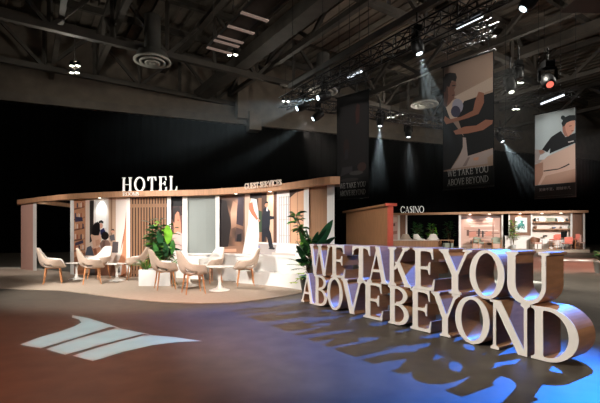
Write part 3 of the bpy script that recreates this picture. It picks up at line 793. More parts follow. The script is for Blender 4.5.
fam += [((52, 46, 44), [(.3, .42), (.37, .46), (.38, .98), (.3, .98)]),
        ((232, 224, 218), [(.38, .3), (.68, .3), (.68, 1), (.38, 1)]), ((250, 248, 244), [(.42, .62), (.62, .62), (.62, .98), (.42, .98)]),
        ((196, 164, 140), [(.66, .36), (.8, .4), (.8, 1), (.66, 1)]), ((150, 116, 92), [(.7, .44), (.73, .44), (.73, 1), (.7, 1)]),
        ((236, 222, 212), [(.8, .2), (1, .2), (1, 1), (.8, 1)]), ((206, 142, 106), [(.8, .1), (.92, .3), (1, .82), (1, .2), (1, 0), (.76, 0)]), ((176, 108, 78), [(.88, .3), (.97, .62), (1, .86), (1, .7), (.95, .46)]),
        ((96, 88, 88), [(.28, .0), (.44, 0), (.47, .2), (.4, .28), (.3, .24)]), ((120, 80, 62), [(.4, .0), (.78, .0), (.78, .16), (.4, .16)]),
        ((88, 80, 80), [(.72, .3), (.84, .3), (.85, .44), (.74, .44)]), ((226, 220, 216), [(.78, .0), (.9, .02), (.92, .14), (.8, .16)]), ((60, 54, 56), [(.82, .04), (.88, .05), (.87, .12), (.83, .11)])]
# mother (long dark hair), child, boy in front, adult at the right
def fm(*t): return [((60 + x / 6.67 - 74) / 52.3, (275 - (195 + y / 6.67)) / 76) for x, y in t]
def fe(cx, cy, rx, ry): return fm(*[(cx + rx * cos(k * .5), cy + ry * sin(k * .5)) for k in range(13)])
fam += [((92, 96, 108), fm((168, 403), (180, 350), (205, 338), (228, 375), (234, 403))), ((202, 142, 112), fm((212, 352), (266, 345), (292, 403), (228, 403))), ((150, 92, 70), fm((222, 360), (240, 352), (250, 403), (232, 403))),
        ((230, 184, 156), fm((204, 268), (230, 248), (266, 255), (277, 290), (268, 330), (252, 352), (222, 357), (214, 310))), ((214, 158, 130), fm((236, 300), (262, 296), (268, 326), (240, 340))),
        ((40, 46, 92), fm((268, 236), (292, 220), (304, 246), (297, 268), (270, 264))), ((226, 170, 146), fe(273, 206, 13, 18)), ((20, 17, 19), fm((257, 194), (260, 176), (276, 169), (290, 180), (288, 193), (272, 186))),
        ((22, 17, 18), fm((213, 264), (218, 212), (232, 187), (252, 180), (266, 196), (268, 240), (258, 270), (232, 270))),
        ((138, 106, 96), fm((266, 322), (284, 300), (320, 300), (336, 322), (331, 367), (274, 371))), ((112, 84, 78), fm((286, 310), (300, 304), (304, 366), (282, 370))), ((222, 176, 150), fm((275, 371), (331, 366), (336, 403), (270, 403))), ((24, 19, 19), fe(300, 272, 26, 28)),
        ((90, 86, 90), fm((328, 272), (362, 262), (367, 300), (338, 306))), ((206, 152, 126), fe(352, 243, 12, 12)), ((40, 30, 28), fm((340, 238), (346, 228), (360, 229), (364, 240), (352, 236))),
        ((250, 250, 250), fm((236, 40), (290, 30), (310, 75), (270, 95), (240, 80)))]  # last white patch paints the downlight's pool onto the print
mz = lambda py, px: Z(py, hd(px) + .25)
def mural(name, layers, base, a, b, z0, z1, lab, grid, off=.25):
    o = print_sheet(name, layers, hplace(a, b, off, z0, z1), None, None, grid, base); return tag(o, lab, 'mural')
def nz(u, v, k): return (sin(u * 37 + k) * sin(v * 29 + k * 2.3) + sin(u * 13.7 - v * 17 + k)) * .5
mural('wall_mural', fam, lambda u, v: (228, 204, 188), 74, 126.3, .02, SOF - .005, 'bright printed mural of a family beside bookshelves, under the hotel sign', (14, 20))
wom = [((60, 34, 30), [(0, .7), (1, .8), (1, 1), (0, 1)]), ((196, 132, 104), [(.3, .3), (.9, .3), (.85, .6), (.7, .85), (.4, .9), (.2, .7)]), ((30, 20, 20), [(.1, .7), (.2, .95), (.7, 1), (.9, .8), (.6, .9), (.35, .8), (.3, .6)]),
       ((196, 166, 158), [(0, 0), (1, 0), (1, .36), (.6, .42), (.1, .34)]), ((160, 90, 74), [(.55, .66), (.7, .66), (.7, .69), (.55, .69)])]
mural('wall_mural', wom, lambda u, v: (110, 76, 68), 171, 182.5, .84, 2.12, 'narrow mural strip with a reclining woman behind the leafy plant', (4, 8))
wed = []
wed += [(lambda u, v: mixc((52, 40, 36), (150, 108, 84), .5 + .5 * sin(v * 19 + u * 8) * sin(u * 21)), [(0, 0), (.3, 0), (.3, 1), (0, 1)]),
        ((34, 26, 26), [(0, .08), (.1, .1), (.14, .5), (.08, .9), (0, .94)]), (lambda u, v: mixc((206, 166, 140), (120, 84, 66), abs(v - .66) * 3), [(.14, .42), (.2, .46), (.21, .84), (.16, .9), (.13, .7)]),
        ((58, 46, 54), [(.2, .5), (.28, .46), (.29, .94), (.22, .98)]), ((76, 58, 56), [(.18, .2), (.27, .22), (.28, .4), (.2, .44)]), ((24, 20, 24), [(.2, .2), (.26, .2), (.26, .34), (.21, .32)]),
        ((140, 104, 84), [(0, .0), (.28, .0), (.28, .14), (0, .1)]), ((196, 150, 124), [(.04, .02), (.2, .03), (.2, .08), (.05, .07)])]
wed += [((196, 170, 150), [(.3, 0), (.36, 0), (.36, 1), (.3, 1)]), ((80, 56, 44), [(.4, .2), (.56, .2), (.56, 1), (.4, 1)]), ((150, 108, 80), [(.46, .2), (.5, .2), (.5, 1), (.46, 1)]), ((56, 76, 50), [(.46, .36), (.5, .36), (.5, .7), (.46, .72)]), ((44, 36, 34), [(.36, .92), (.5, .92), (.5, 1), (.36, 1)]),
        ((216, 182, 154), [(.56, .2), (.66, .2), (.66, 1), (.56, 1)]), ((96, 62, 46), [(.64, .16), (.68, .16), (.68, 1), (.64, 1)]),
        ((236, 230, 226), [(.68, .14), (.83, .14), (.83, 1), (.68, 1)])] + [((150, 140, 140), [(x, .16), (x + .008, .16), (x + .008, .92), (x, .92)]) for x in (.71, .73, .76, .79, .815)] + \
       [((190, 180, 174), [(.7, y), (.83, y), (.83, y + .01), (.7, y + .01)]) for y in (.3, .55, .78, .9)] + \
       [((214, 166, 132), [(.83, .16), (1, .16), (1, 1), (.83, 1)]), ((176, 124, 96), [(.83, .2), (.845, .2), (.845, 1), (.83, 1)]), ((176, 126, 98), [(.92, .2), (.93, .2), (.93, 1), (.92, 1)]), ((60, 40, 34), [(.83, .88), (.9, .95), (1, .98), (1, 1), (.83, 1)])]
wed += [((238, 232, 230), [(.3, 0), (1, 0), (1, .18), (.3, .2)]), ((246, 242, 240), [(.56, .02), (1, .02), (1, .08), (.62, .09)]), ((170, 160, 156), [(.44, 0), (.66, 0), (.68, .16), (.44, .18)]), ((136, 136, 170), [(.44, .04), (.48, .04), (.48, .14), (.44, .14)]), ((200, 186, 178), [(.62, .0), (.9, .0), (.9, .03), (.62, .04)])]
# bride
wed += [((228, 222, 218), [(.27, 0), (.45, 0), (.47, .3), (.46, .7), (.44, .9), (.38, .92), (.35, .8), (.34, .5)]), ((222, 212, 208), [(.41, .02), (.43, .02), (.43, .5), (.42, .6)]),
        ((190, 118, 88), [(.35, .84), (.39, .86), (.41, .72), (.46, .58), (.44, .56), (.38, .66), (.35, .74)]), ((40, 28, 26), [(.38, .92), (.44, .9), (.45, 1), (.37, 1)])]
# groom
wed += [((30, 32, 44), [(.5, .3), (.58, .28), (.6, .5), (.6, .7), (.56, .76), (.52, .74), (.5, .6)]), ((22, 24, 34), [(.5, .2), (.53, .2), (.55, .34), (.59, .12), (.64, .1), (.61, .34), (.58, .44), (.5, .4)]),
        ((18, 18, 24), [(.58, .09), (.65, .08), (.66, .11), (.6, .13)]), ((196, 140, 112), ell(.555, .8, .02, .035)), ((20, 16, 18), [(.535, .8), (.54, .85), (.57, .855), (.58, .82), (.55, .83)]), ((230, 226, 226), [(.555, .7), (.575, .7), (.57, .76), (.56, .76)]),
        ((190, 130, 104), ell(.47, .55, .014, .02)), ((24, 26, 36), [(.6, .56), (.65, .57), (.65, .61), (.6, .62)])]
mural('wall_mural', wed, lambda u, v: (196, 160, 134), 219.5, 303.8, .76, SOF - .005, 'wide mural of a wedding couple beside bright doors under the guest services sign', (26, 18))

# --- signs
def sign(name, txt, A, B, h, depth, lab, m, s=.17, t=.07, gap=.06, grow=None):
    A = Vector(A); B = Vector(B); u = (B - A); L_ = u.length; u.normalize(); n = Vector((-u.y, u.x, 0)).normalized(); up = Vector((0, 0, 1))
    if n.y < 0: n = -n
    e = empty(name, A, 0, lab, 'sign')
    tw = text_width(txt, h, s, t, gap); sc = L_ / tw; x = 0
    for ch in txt:
        if ch == ' ': x += .34 * h * sc; continue
        gw = glyph_tris(ch, s, t)[2] * h * sc; mb = MB()
        glyph_prism(mb, ch, x, 0, gw, h, 0, depth, s, t, lambda a, b, c: tuple(u * a + n * b + up * c))
        x += gw + gap * h * sc
        o = mb.build('sign_letter', m, e); o['label'] = 'letter ' + ch
    return e
q0 = H(122, .1, TOP); q1 = H(176.5, .1, TOP)
sign('hotel_sign', 'HOTEL', q0, q1, .42, .06, 'large glowing white HOTEL letters standing on the curved fascia', M['sign_white'], .1, .03, .3)
sign('rooms_sign', 'ROOMS', H(122.6, -.03, 2.425), H(138.5, -.03, 2.425), .11, .03, 'small pale ROOMS lettering on the fascia under the large sign', M['white'], .13, .06)
sign('guest_services_sign', 'GUEST SERVICES', H(244.5, -.035, 2.49), H(281, -.06, 2.51), .155, .03, 'pale GUEST SERVICES lettering on the upper edge of the fascia', M['sign_plain'], .1, .05, .14)

# --- carpet under the hotel seating
front = [G(-30, 287.5), G(0, 289), G(30, 290), G(60, 290.8), G(90, 294.5), G(125, 299), G(160, 302.3), G(200, 304), G(235, 303), G(265, 299.5), G(290, 295.5), G(302, 293)]
back = [H(310, .5)[:2], H(270, .5)[:2], H(220, .5)[:2], H(150, .7)[:2], H(80, .8)[:2], H(30, 1.2)[:2], (X(-20, 16), 16)]
m = MB(); pts = front + back; n = len(pts)
m.add([(x, y, .001) for x, y in pts] + [(x, y, .014) for x, y in pts], [tuple(range(n, 2 * n))] + [(i, (i + 1) % n, (i + 1) % n + n, i + n) for i in range(n)])
tag(m.build('carpet', M['carpet']), 'beige carpet with a curved front edge under the lounge chairs', 'carpet')

# --- floor emblem: three swept bars of projected light, painted pale
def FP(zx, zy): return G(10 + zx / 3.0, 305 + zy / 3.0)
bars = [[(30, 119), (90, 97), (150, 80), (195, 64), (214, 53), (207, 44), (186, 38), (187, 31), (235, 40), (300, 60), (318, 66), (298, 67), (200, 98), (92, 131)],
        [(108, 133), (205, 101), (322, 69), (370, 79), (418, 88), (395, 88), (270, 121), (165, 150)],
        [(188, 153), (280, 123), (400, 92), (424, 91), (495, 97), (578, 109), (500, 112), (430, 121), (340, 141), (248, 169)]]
em = empty('floor_emblem', (*FP(250, 100), 0), 0, 'large floor emblem of projected light painted pale, three swept bars on red-lit concrete', 'floor decal')
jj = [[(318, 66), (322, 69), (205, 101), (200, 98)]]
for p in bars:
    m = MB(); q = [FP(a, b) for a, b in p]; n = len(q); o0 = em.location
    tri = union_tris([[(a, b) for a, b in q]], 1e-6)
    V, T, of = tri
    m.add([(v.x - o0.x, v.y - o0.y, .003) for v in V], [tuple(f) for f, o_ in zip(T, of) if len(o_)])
    m.build('emblem_bar', M['painted_light'], em)
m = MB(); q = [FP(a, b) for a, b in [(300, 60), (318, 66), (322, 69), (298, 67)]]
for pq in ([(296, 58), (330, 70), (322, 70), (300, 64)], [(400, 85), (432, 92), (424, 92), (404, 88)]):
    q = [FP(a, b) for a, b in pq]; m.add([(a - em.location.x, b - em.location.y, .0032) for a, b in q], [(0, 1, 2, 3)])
m.build('emblem_link', M['painted_light'], em)

# projector hung above the floor: its cut metal plate throws the emblem in white light
LP = Vector((-2.0, 4.6, 9.0)); PZ = 8.7
gp = empty('hanging_projector', LP, 0, 'ceiling projector with a cut plate hung above the white floor emblem', 'projector')
k_ = (LP.z - PZ) / (LP.z - .003)
def onplate(p): return ((p[0] - LP.x) * k_, (p[1] - LP.y) * k_)
polys = [[(-.3, -.3), (.3, -.3), (.3, .3), (-.3, .3)]] + [[onplate(FP(a, b)) for a, b in p] for p in bars]
V, T, of = union_tris([[(a * 100, b * 100) for a, b in p] for p in polys], 1e-6)
m = MB(); m.add([(v.x / 100, v.y / 100, PZ - LP.z) for v in V], [tuple(f) for f, o_ in zip(T, of) if list(o_) == [0]]); m.build('cut_plate', M['black'], gp)
m = MB()
for a in range(24):
    A1 = 2 * pi * a / 24; A2 = 2 * pi * (a + 1) / 24
    m.add([(.24 * cos(A1), .24 * sin(A1), -.3), (.24 * cos(A2), .24 * sin(A2), -.3), (.24 * cos(A2), .24 * sin(A2), .25), (.24 * cos(A1), .24 * sin(A1), .25)], [(0, 1, 2, 3)])
m.tube([(0, 0, .25), (0, 0, .27)], .24, 24); m.tube([(0, 0, .27), (0, 0, 4.0)], .03, 8); m.build('housing', M['black'], gp)
spot(LP, (LP.x, LP.y, 0), GOBO, 60, (.03, .85, 1), .1, .003)

# profile lamp with framing shutters: blue strip of light along the letters
BLP = Vector((9.3, 11.9, 8.54)); BZ = BLP.z - .6; kb = .6 / BLP.z
bu = Vector((.555, -.832)); bn = Vector((.832, .555)); b00 = Vector((.04, 7.83))
bq = [b00 + bu * s_ + bn * o_ for s_, o_ in ((-.5, .55), (8.0, .55), (8.0, -2.55), (-.5, -2.55))]
bc_ = BLP.xy + (b00 + bu * 2.6 + bn * -1.0 - BLP.xy) * kb
bp = empty('profile_spotlight', BLP, 0, 'blue profile lamp with framing shutters hung behind the block letters', 'stage light')
V, T, of = union_tris([[((p.x) * 100, (p.y) * 100) for p in [bc_ + Vector(q) - BLP.xy for q in ((-.9, -.9), (.9, -.9), (.9, .9), (-.9, .9))]], [((BLP.x + (p.x - BLP.x) * kb - BLP.x) * 100, (p.y - BLP.y) * kb * 100) for p in bq]], 1e-6)
m = MB(); m.add([(v.x / 100, v.y / 100, -.6) for v in V], [tuple(f) for f, o_ in zip(T, of) if list(o_) == [0]]); m.build('shutter_plate', M['black'], bp)
m = MB(); m.tube([(0, 0, .1), (0, 0, .5)], .16, 16); m.tube([(0, 0, .5), (0, 0, 4)], .03, 8); m.build('housing', M['black'], bp)
spot(BLP, (1.2, 5.6, 0), BLUEP, 48, (.01, .19, 1), .2, .035)

# ================================================================= BLOCK LETTERS  "WE TAKE YOU / ABOVE BEYOND"
P0 = Vector((.04, 7.83, 0)); LRZ = atan2(-.832, .555); LD = .38; CAP = .55
def block(ch, s0, s1, z0, lab):
    u = Vector((.555, -.832, 0))
    e = empty('block_letter', P0 + u * s0 + Vector((0, 0, z0)), LRZ, lab, 'letter', 'large slogan letters on the concrete floor')
    w_ = s1 - s0; st = .17
    m = MB(); glyph_prism(m, ch, 0, .0, w_, CAP, .014, LD, st, .068); lb = m.build('letter_body', M['letter_side'], e)
    m = MB(); glyph_prism(m, ch, 0, .0, w_, CAP, 0, .014, st, .068); o = m.build('letter_face', M['letter_face'], lb); o['label'] = 'cream painted front face'
    return e
low = [('A', -.04, .385, 'A starting the bottom row'), ('B', .395, .775, 'B after the first A of the bottom row'), ('O', .78, 1.2, 'O between B and V in the bottom row'), ('V', 1.165, 1.70, 'V in the bottom row'), ('E', 1.712, 2.13, 'E right after the V in the bottom row'),
       ('B', 2.236, 2.622, 'B starting the second word of the bottom row'), ('E', 2.655, 3.0, 'E before the Y in the bottom row'), ('Y', 3.0, 3.42, 'Y in the bottom row'), ('O', 3.36, 3.81, 'O between Y and N in the bottom row'), ('N', 3.815, 4.262, 'N in the bottom row'), ('D', 4.27, 4.712, 'D ending the bottom row, nearest the camera')]
upp = [('W', .243, .885, 'W starting the top row'), ('E', .89, 1.265, 'E right after the W in the top row'), ('T', 1.442, 1.86, 'T in the top row'), ('A', 1.80, 2.225, 'A in the top row'), ('K', 2.232, 2.67, 'K in the top row'), ('E', 2.696, 3.055, 'E before the gap and Y of the top row'),
       ('Y', 3.12, 3.585, 'Y in the top row'), ('O', 3.555, 3.985, 'O in the top row'), ('U', 3.99, 4.45, 'U ending the top row')]
for ch, a, b, l in low: block(ch, a, b, .008, 'wooden block letter with cream face, ' + l)
for ch, a, b, l in upp: block(ch, a, b, .562, 'wooden block letter with cream face, ' + l)

# ================================================================= LOUNGE CHAIRS AND TABLES
def chair_shell():
    n, k = 48, 14
    def smooth(a, b, t): t = min(1, max(0, (t - a) / (b - a))); return t * t * (3 - 2 * t)
    vs = []; fs = []
    for j in range(k + 1):
        s_ = j / k
        for i in range(n):
            th = 2 * pi * i / n; a = abs((th + pi) % (2 * pi) - pi) * 180 / pi      # 0 at the back
            hh = .93 - .28 * smooth(26, 76, a) - .02 * smooth(76, 120, a) - .17 * smooth(122, 156, a)
            rr = .33 + .03 * smooth(30, 80, a) - .02 * smooth(110, 180, a) - .08 * (1 - smooth(0, 40, a)) * max(0, s_ - .5) * 2 * .0
            f = 1 - (1 - s_) ** 3.8; g = s_ ** 2.2
            lean = .09 * g * (1 - smooth(20, 100, a)); r = rr * f
            flare = .05 * g * smooth(50, 90, a) * (1 - smooth(110, 150, a))
            vs.append(((r + flare) * sin(th), r * cos(th) + lean, .415 + (hh - .415) * g))
    for j in range(k):
        for i in range(n):
            th = 2 * pi * (i + .5) / n; a = abs((th + pi) % (2 * pi) - pi) * 180 / pi; s_ = (j + .5) / k
            if 42 < a < 92 and .42 < s_ < .64: continue
            fs.append((j * n + i, j * n + (i + 1) % n, (j + 1) * n + (i + 1) % n, (j + 1) * n + i))
    me = bpy.data.meshes.new('seat_shell'); me.from_pydata(vs, [], fs); me.validate()
    bm = bmesh.new(); bm.from_mesh(me); bmesh.ops.remove_doubles(bm, verts=bm.verts, dist=1e-5); bmesh.ops.recalc_face_normals(bm, faces=bm.faces)
    for f in bm.faces: f.smooth = True
    bm.to_mesh(me); bm.free()
    o = bpy.data.objects.new('seat_shell', me); COL.objects.link(o)
    md = o.modifiers.new('thick', 'SOLIDIFY'); md.thickness = .028; md.offset = 0; md.material_offset = 1; md.material_offset_rim = 0
    me.materials.append(M['fabric']); me.materials.append(M['white_fabric'])
    bpy.context.view_layer.update()
    me2 = bpy.data.meshes.new_from_object(o.evaluated_get(bpy.context.evaluated_depsgraph_get())); bpy.data.objects.remove(o)
    return me2
SHELL = chair_shell()

def make_chair():
    e = empty('lounge_chair')
    o = bpy.data.objects.new('seat_shell', SHELL); COL.objects.link(o); o.parent = e
    m = MB(); m.lathe([(.02, .44), (.2, .44), (.25, .455), (.255, .475), (.22, .49), (.02, .5)], 28); m.build('seat_cushion', M['white_fabric'], o)
    for sx in (-1, 1):
        for sy in (-1, 1):
            m = MB(); m.tube([(sx * .185, sy * .175, .43), (sx * .215, sy * .205, .22), (sx * .25, sy * .24, 0)], [.024, .02, .013], 10); m.build('leg', M['leg_wood'], e)
    m = MB(); m.bar((-.16, -.15, .405), (.16, .15, .405), .04, .03); m.bar((.16, -.15, .405), (-.16, .15, .405), .04, .03); m.build('under_frame', M['leg_wood'], e)
    return e
chair0 = None
def put_chair(x, y, rz, lab, z=.014, group='oatmeal lounge chairs on the hotel carpet', sc=1.0):
    global chair0
    if chair0 is None: chair0 = make_chair(); o = chair0
    else: o = copy_tree(chair0)
    o.location = (x, y, z); o.rotation_euler = (0, 0, radians(rz)); o.scale = (.86 * sc, .86 * sc, sc)
    return tag(o, lab, 'chair', group)
for (px, py, rz, lab) in ((53, 284, 118, 'beige lounge chair farthest left on the carpet, back to the dark opening'),
                          (92, 284.3, 118, 'beige lounge chair turned to the right between the two left side tables'),
                          (99, 279.4, -25, 'ivory-lit lounge chair half hidden behind another chair before the family mural'),
                          (136, 279.6, -78, 'lounge chair facing left in front of the slat screen, left of the planter'),
                          (165, 289.5, 118, 'beige lounge chair directly in front of the leafy plant'),
                          (193.5, 293.8, 118, 'nearest beige lounge chair, back toward the planter'),
                          (211, 283.3, -40, 'white-lit lounge chair against the white base wall behind the round table'),
                          (245.5, 285.8, -80, 'white-lit lounge chair facing left at the right end of the seating')):
    x, y = G(px, py); put_chair(x, y, rz, lab)

def make_table():
    e = empty('pedestal_table')
    m = MB(); m.lathe([(.02, .525), (.31, .53), (.335, .54), (.335, .548), (.32, .552), (.02, .552)], 36); m.build('table_top', M['table_white'], e)
    m = MB(); m.lathe([(.235, 0), (.235, .012), (.17, .03), (.08, .06), (.04, .12), (.03, .24), (.034, .36), (.06, .47), (.12, .527)], 32); m.build('pedestal', M['table_white'], e)
    return e
tb = None
for (px, py, s_, lab) in ((76.5, 279.8, .86, 'white round pedestal table beside the leftmost chair'), (117, 281.2, .86, 'white round pedestal table left of the planter, before the mural'),
                          (189, 286.5, .95, 'white pedestal table mostly hidden behind the nearest beige chair'), (219.5, 290.8, 1.0, 'white round pedestal table in front of the white base wall')):
    x, y = G(px, py)
    if tb is None: tb = make_table(); o = tb
    else: o = copy_tree(tb)
    o.location = (x, y, .014); o.scale = (s_, s_, s_); tag(o, lab, 'table', 'white pedestal tables on the hotel carpet')

# ================================================================= PLANTS
def leaf(mb, base, dr, length, width, droop=.4, mi=0, fold=.18, n=6, roll=0.0, prof=None):
    base = Vector(base); d = Vector(dr).normalized(); p = base.copy(); st = length / n
    vs = []
    for i in range(n + 1):
        u = i / n; w_ = width * (prof(u) if prof else sin(pi * min(1, u * .96 + .03)) ** .75)
        s_ = d.cross(Vector((0, 0, 1))); s_ = s_.normalized() if s_.length > .05 else Vector((1, 0, 0)); up = s_.cross(d)
        s_ = (s_ * cos(roll) + up * sin(roll)).normalized(); up = s_.cross(d)
        vs += [p - s_ * w_ / 2 + up * w_ * fold, p, p + s_ * w_ / 2 + up * w_ * fold]
        d = (d - Vector((0, 0, droop / n))).normalized(); p = p + d * st
    fs = []
    for i in range(n): fs += [(3 * i, 3 * i + 1, 3 * i + 4, 3 * i + 3), (3 * i + 1, 3 * i + 2, 3 * i + 5, 3 * i + 4)]
    mb.add(vs, fs, mi, True)

def frond(mb, base, dr, length, lw, ll, droop, mi=0, n=12):
    p = Vector(base); d = Vector(dr).normalized(); st = length / n
    for i in range(n):
        s_ = d.cross(Vector((0, 0, 1))).normalized(); q = p + d * st
        mb.bar(p, q, .008, .006, mi)
        k = sin(pi * (i + 1.2) / (n + 1.5))
        for sd in (-1, 1): leaf(mb, q, s_ * sd + d * .6 + Vector((0, 0, .05)), ll * k, lw, .3, mi, .1, 3)
        d = (d - Vector((0, 0, droop / n))).normalized(); p = q

LEAFM = ['leaf', 'leaf_bright', 'leaf_dark', 'leaf_yellow']
def leafmats(): return [M[x] for x in LEAFM]

# planter box
pc = Vector((*G(157.5, 286.0), 0)); pc.y += .12; pc.x = X(157.5, pc.y)
pl = empty('planter_box', (pc.x, pc.y, .014), 0, 'white rectangular planter box under the leafy plants beside the slat screen', 'planter')
m = MB(); w_, d_, h_, t_ = .78, .42, .4, .03
m.box((0, -d_ / 2, h_ / 2), (w_, t_, h_)); m.box((0, d_ / 2, h_ / 2), (w_, t_, h_)); m.box((-w_ / 2 + t_ / 2, 0, h_ / 2), (t_, d_ - t_, h_)); m.box((w_ / 2 - t_ / 2, 0, h_ / 2), (t_, d_ - t_, h_)); m.box((0, 0, .02), (w_ - .06, d_ - .04, .04))
pb_ = m.build('box', M['white'], pl)
m = MB(); m.box((0, 0, .35), (w_ - .06, d_ - .04, .04)); m.build('soil', M['soil'], pb_)
rng = random.Random(3)
def plant(name, base, lab, cat='plant'): return empty(name, base, 0, lab, cat)
e = plant('rubber_plant', (pc.x + .06, pc.y, .37), 'tall bushy broad-leaved plant rising from the white planter box')
m = MB(); st = MB()
for k in range(22):
    a = rng.uniform(0, 2 * pi); r0 = rng.uniform(.02, .12); top = Vector((cos(a) * rng.uniform(.1, .46), sin(a) * .15, rng.uniform(.45, 1.3)))
    b = Vector((cos(a) * r0, sin(a) * r0 * .6, 0)); mid = b.lerp(top, .5) + Vector((0, 0, .1))
    st.tube([b, mid, top], [.014, .01, .006], 6)
    for j in range(13):
        u = .25 + .75 * j / 12; p = b.lerp(mid, u * 2) if u < .5 else mid.lerp(top, u * 2 - 1)
        an = a + j * 2.4 + rng.uniform(-.4, .4)
        leaf(m, p, (cos(an), sin(an) * .8, rng.uniform(.1, .9)), rng.uniform(.18, .3), rng.uniform(.08, .13), rng.uniform(.3, 1.1), rng.choice([0, 0, 2, 2, 2, 1]), .15, 5, rng.uniform(-.5, .5))
m.build('foliage', leafmats(), e); st.build('stems', M['stem'], e)
e = plant('banana_leaf_plant', (pc.x + .22, pc.y - .1, .37), 'plant with one large bright green upright leaf at the planter right side')
m = MB(); st = MB()
for (dx, hz_, ln, wd, rl, mi_) in ((.12, .68, .5, .24, .55, 1), (.26, .42, .4, .16, .9, 0), (-.1, .6, .45, .16, -.6, 2), (.05, .35, .4, .16, .2, 2), (-.25, .4, .36, .14, -.3, 0)):
    st.tube([(0, 0, 0), (dx * .4, -.03, hz_ * .6), (dx * .7, -.05, hz_)], [.012, .01, .008], 6)
    leaf(m, (dx * .7, -.05, hz_), (dx * .5, -.2, .9), ln, wd, .5, mi_, .12, 8, rl)
m.build('foliage', leafmats(), e); st.build('stems', M['stem'], e)
for (dx, dy, n_, ln, lab, seed) in ((-.26, -.06, 16, .42, 'low feathery fern spilling over the left end of the white planter', 5), (.3, -.02, 18, .46, 'feathery fern spreading from the right end of the white planter', 8)):
    e = plant('potted_fern', (pc.x + dx, pc.y + dy, .37), lab); m = MB(); r2 = random.Random(seed)
    for k in range(n_):
        a = 2 * pi * k / n_ + r2.uniform(-.2, .2); frond(m, (0, 0, 0), (cos(a), sin(a) * .6, r2.uniform(.7, 2.2)), ln * r2.uniform(.75, 1.15), .022, .1, 1.2, r2.choice([0, 0, 1]))
    m.build('fronds', leafmats(), e)

# tall planting behind the first block letters
tp = empty('plant_pot', (X(311, 8.55), 8.55, .0), 0, 'dark round plant pot behind the first block letters', 'plant pot')
m = MB(); m.lathe([(.17, 0), (.24, .4), (.25, .42), (.22, .42), (.2, .36), (.02, .35)], 24); m.build('pot', M['teal'], tp)
e = plant('tropical_plant', (X(311, 8.55), 8.55, .36), 'tall dark tropical plant with big leaves behind the first block letters')
m = MB(); st = MB()
def B_(px, py, d=8.5): return Vector((X(px, d), d, Z(py, d))) - Vector(e.location)
root = Vector((0, 0, 0))
for (p1, tip, wd, mi_, rl) in (((316, 252), (331, 222), .2, 2, .9), ((314, 256), (334, 238), .2, 2, .5), ((312, 252), (325, 231), .17, 2, .3), ((312, 258), (320, 240), .2, 2, -.4), ((306, 258), (295, 240), .13, 2, .4), ((306, 264), (296, 262), .15, 2, -.6), ((309, 258), (300, 233), .15, 0, -.3), ((308, 262), (296, 252), .14, 2, -.2), ((307, 265), (297, 247), .12, 2, -.8), ((310, 254), (306, 230), .12, 2, .6), ((307, 256), (303, 246), .16, 2, -.5),
                               ((308, 268), (300, 262), .16, 2, .2), ((312, 250), (318, 233), .12, 2, .4), ((308, 262), (302, 268), .14, 0, .3)):
    a = B_(*p1); t_ = B_(*tip, d=8.35); st.tube([root, (root + a) / 2 + Vector((0, .03, 0)), a], [.014, .011, .008], 6)
    leaf(m, a, (t_ - a) + Vector((0, 0, .08)), (t_ - a).length * 1.08, wd, .25, mi_, .12, 8, rl)
for (p1, n_) in (((295, 216), 12), ((297, 221), 10), ((300, 228), 12), ((303, 234), 12), ((306, 241), 12), ((301, 245), 10), ((311, 244), 12), ((307, 252), 14), ((314, 250), 10), ((304, 262), 14), ((309, 262), 12)):       # knotty leafy stem leaning left
    a = B_(*p1)
    for k in range(n_):
        an = 2.4 * k; leaf(m, a + Vector((rng.uniform(-.03, .03), rng.uniform(-.03, .03), rng.uniform(-.05, .05))), (cos(an), sin(an), rng.uniform(-.1, .8)), rng.uniform(.13, .24), .08, .6, rng.choice([0, 1, 0, 2]), .15, 4, rng.uniform(-.6, .6))
st.tube([root, B_(310, 262), B_(305, 242), B_(301, 228), B_(296, 215)], [.02, .017, .014, .012, .008], 7)
for (p1, tip) in (((306, 266), (291, 259)), ((306, 268), (289, 264)), ((307, 270), (293, 270))):
    a = B_(*p1); t_ = B_(*tip, d=8.3); st.tube([root, a], [.008, .006], 5); frond(m, a, (t_ - a) + Vector((0, 0, .1)), (t_ - a).length * 1.1, .02, .12, .6, 0, 10)
for (p1) in ((293.5, 283), (301, 274), (303, 277), (300, 279)):
    a = B_(*p1, d=8.3); st.tube([root, (root + a) / 2 + Vector((0, 0, .1)), a], [.007, .006, .004], 5)
    for k in range(6): an = 1.05 * k; leaf(m, a, (cos(an), sin(an), .5), .11, .07, .8, 3, .12, 4)
m.build('foliage', leafmats(), e); st.build('stems', M['stem'], e)

# potted plant at the far right edge
ep = empty('plant_pot', (X(601, 13.6), 13.6, 0), 0, 'pale plant pot cut off at the right edge of the picture', 'plant pot')
m = MB(); m.lathe([(.16, 0), (.22, .36), (.23, .38), (.2, .38), (.19, .33), (.02, .32)], 24); m.build('pot', M['ceramic'], ep)
e = plant('flowering_plant', (X(601, 13.6), 13.6, .33), 'bushy plant in the pale pot at the right edge')
m = MB(); r2 = random.Random(11)
for k in range(110):
    a = r2.uniform(0, 2 * pi); leaf(m, (cos(a) * r2.uniform(0, .16), sin(a) * r2.uniform(0, .16), r2.uniform(.02, .36)), (cos(a), sin(a), r2.uniform(.1, 1.2)), r2.uniform(.1, .18), .06, .8, r2.choice([0, 0, 2]), .15, 4)
m.build('foliage', leafmats(), e)

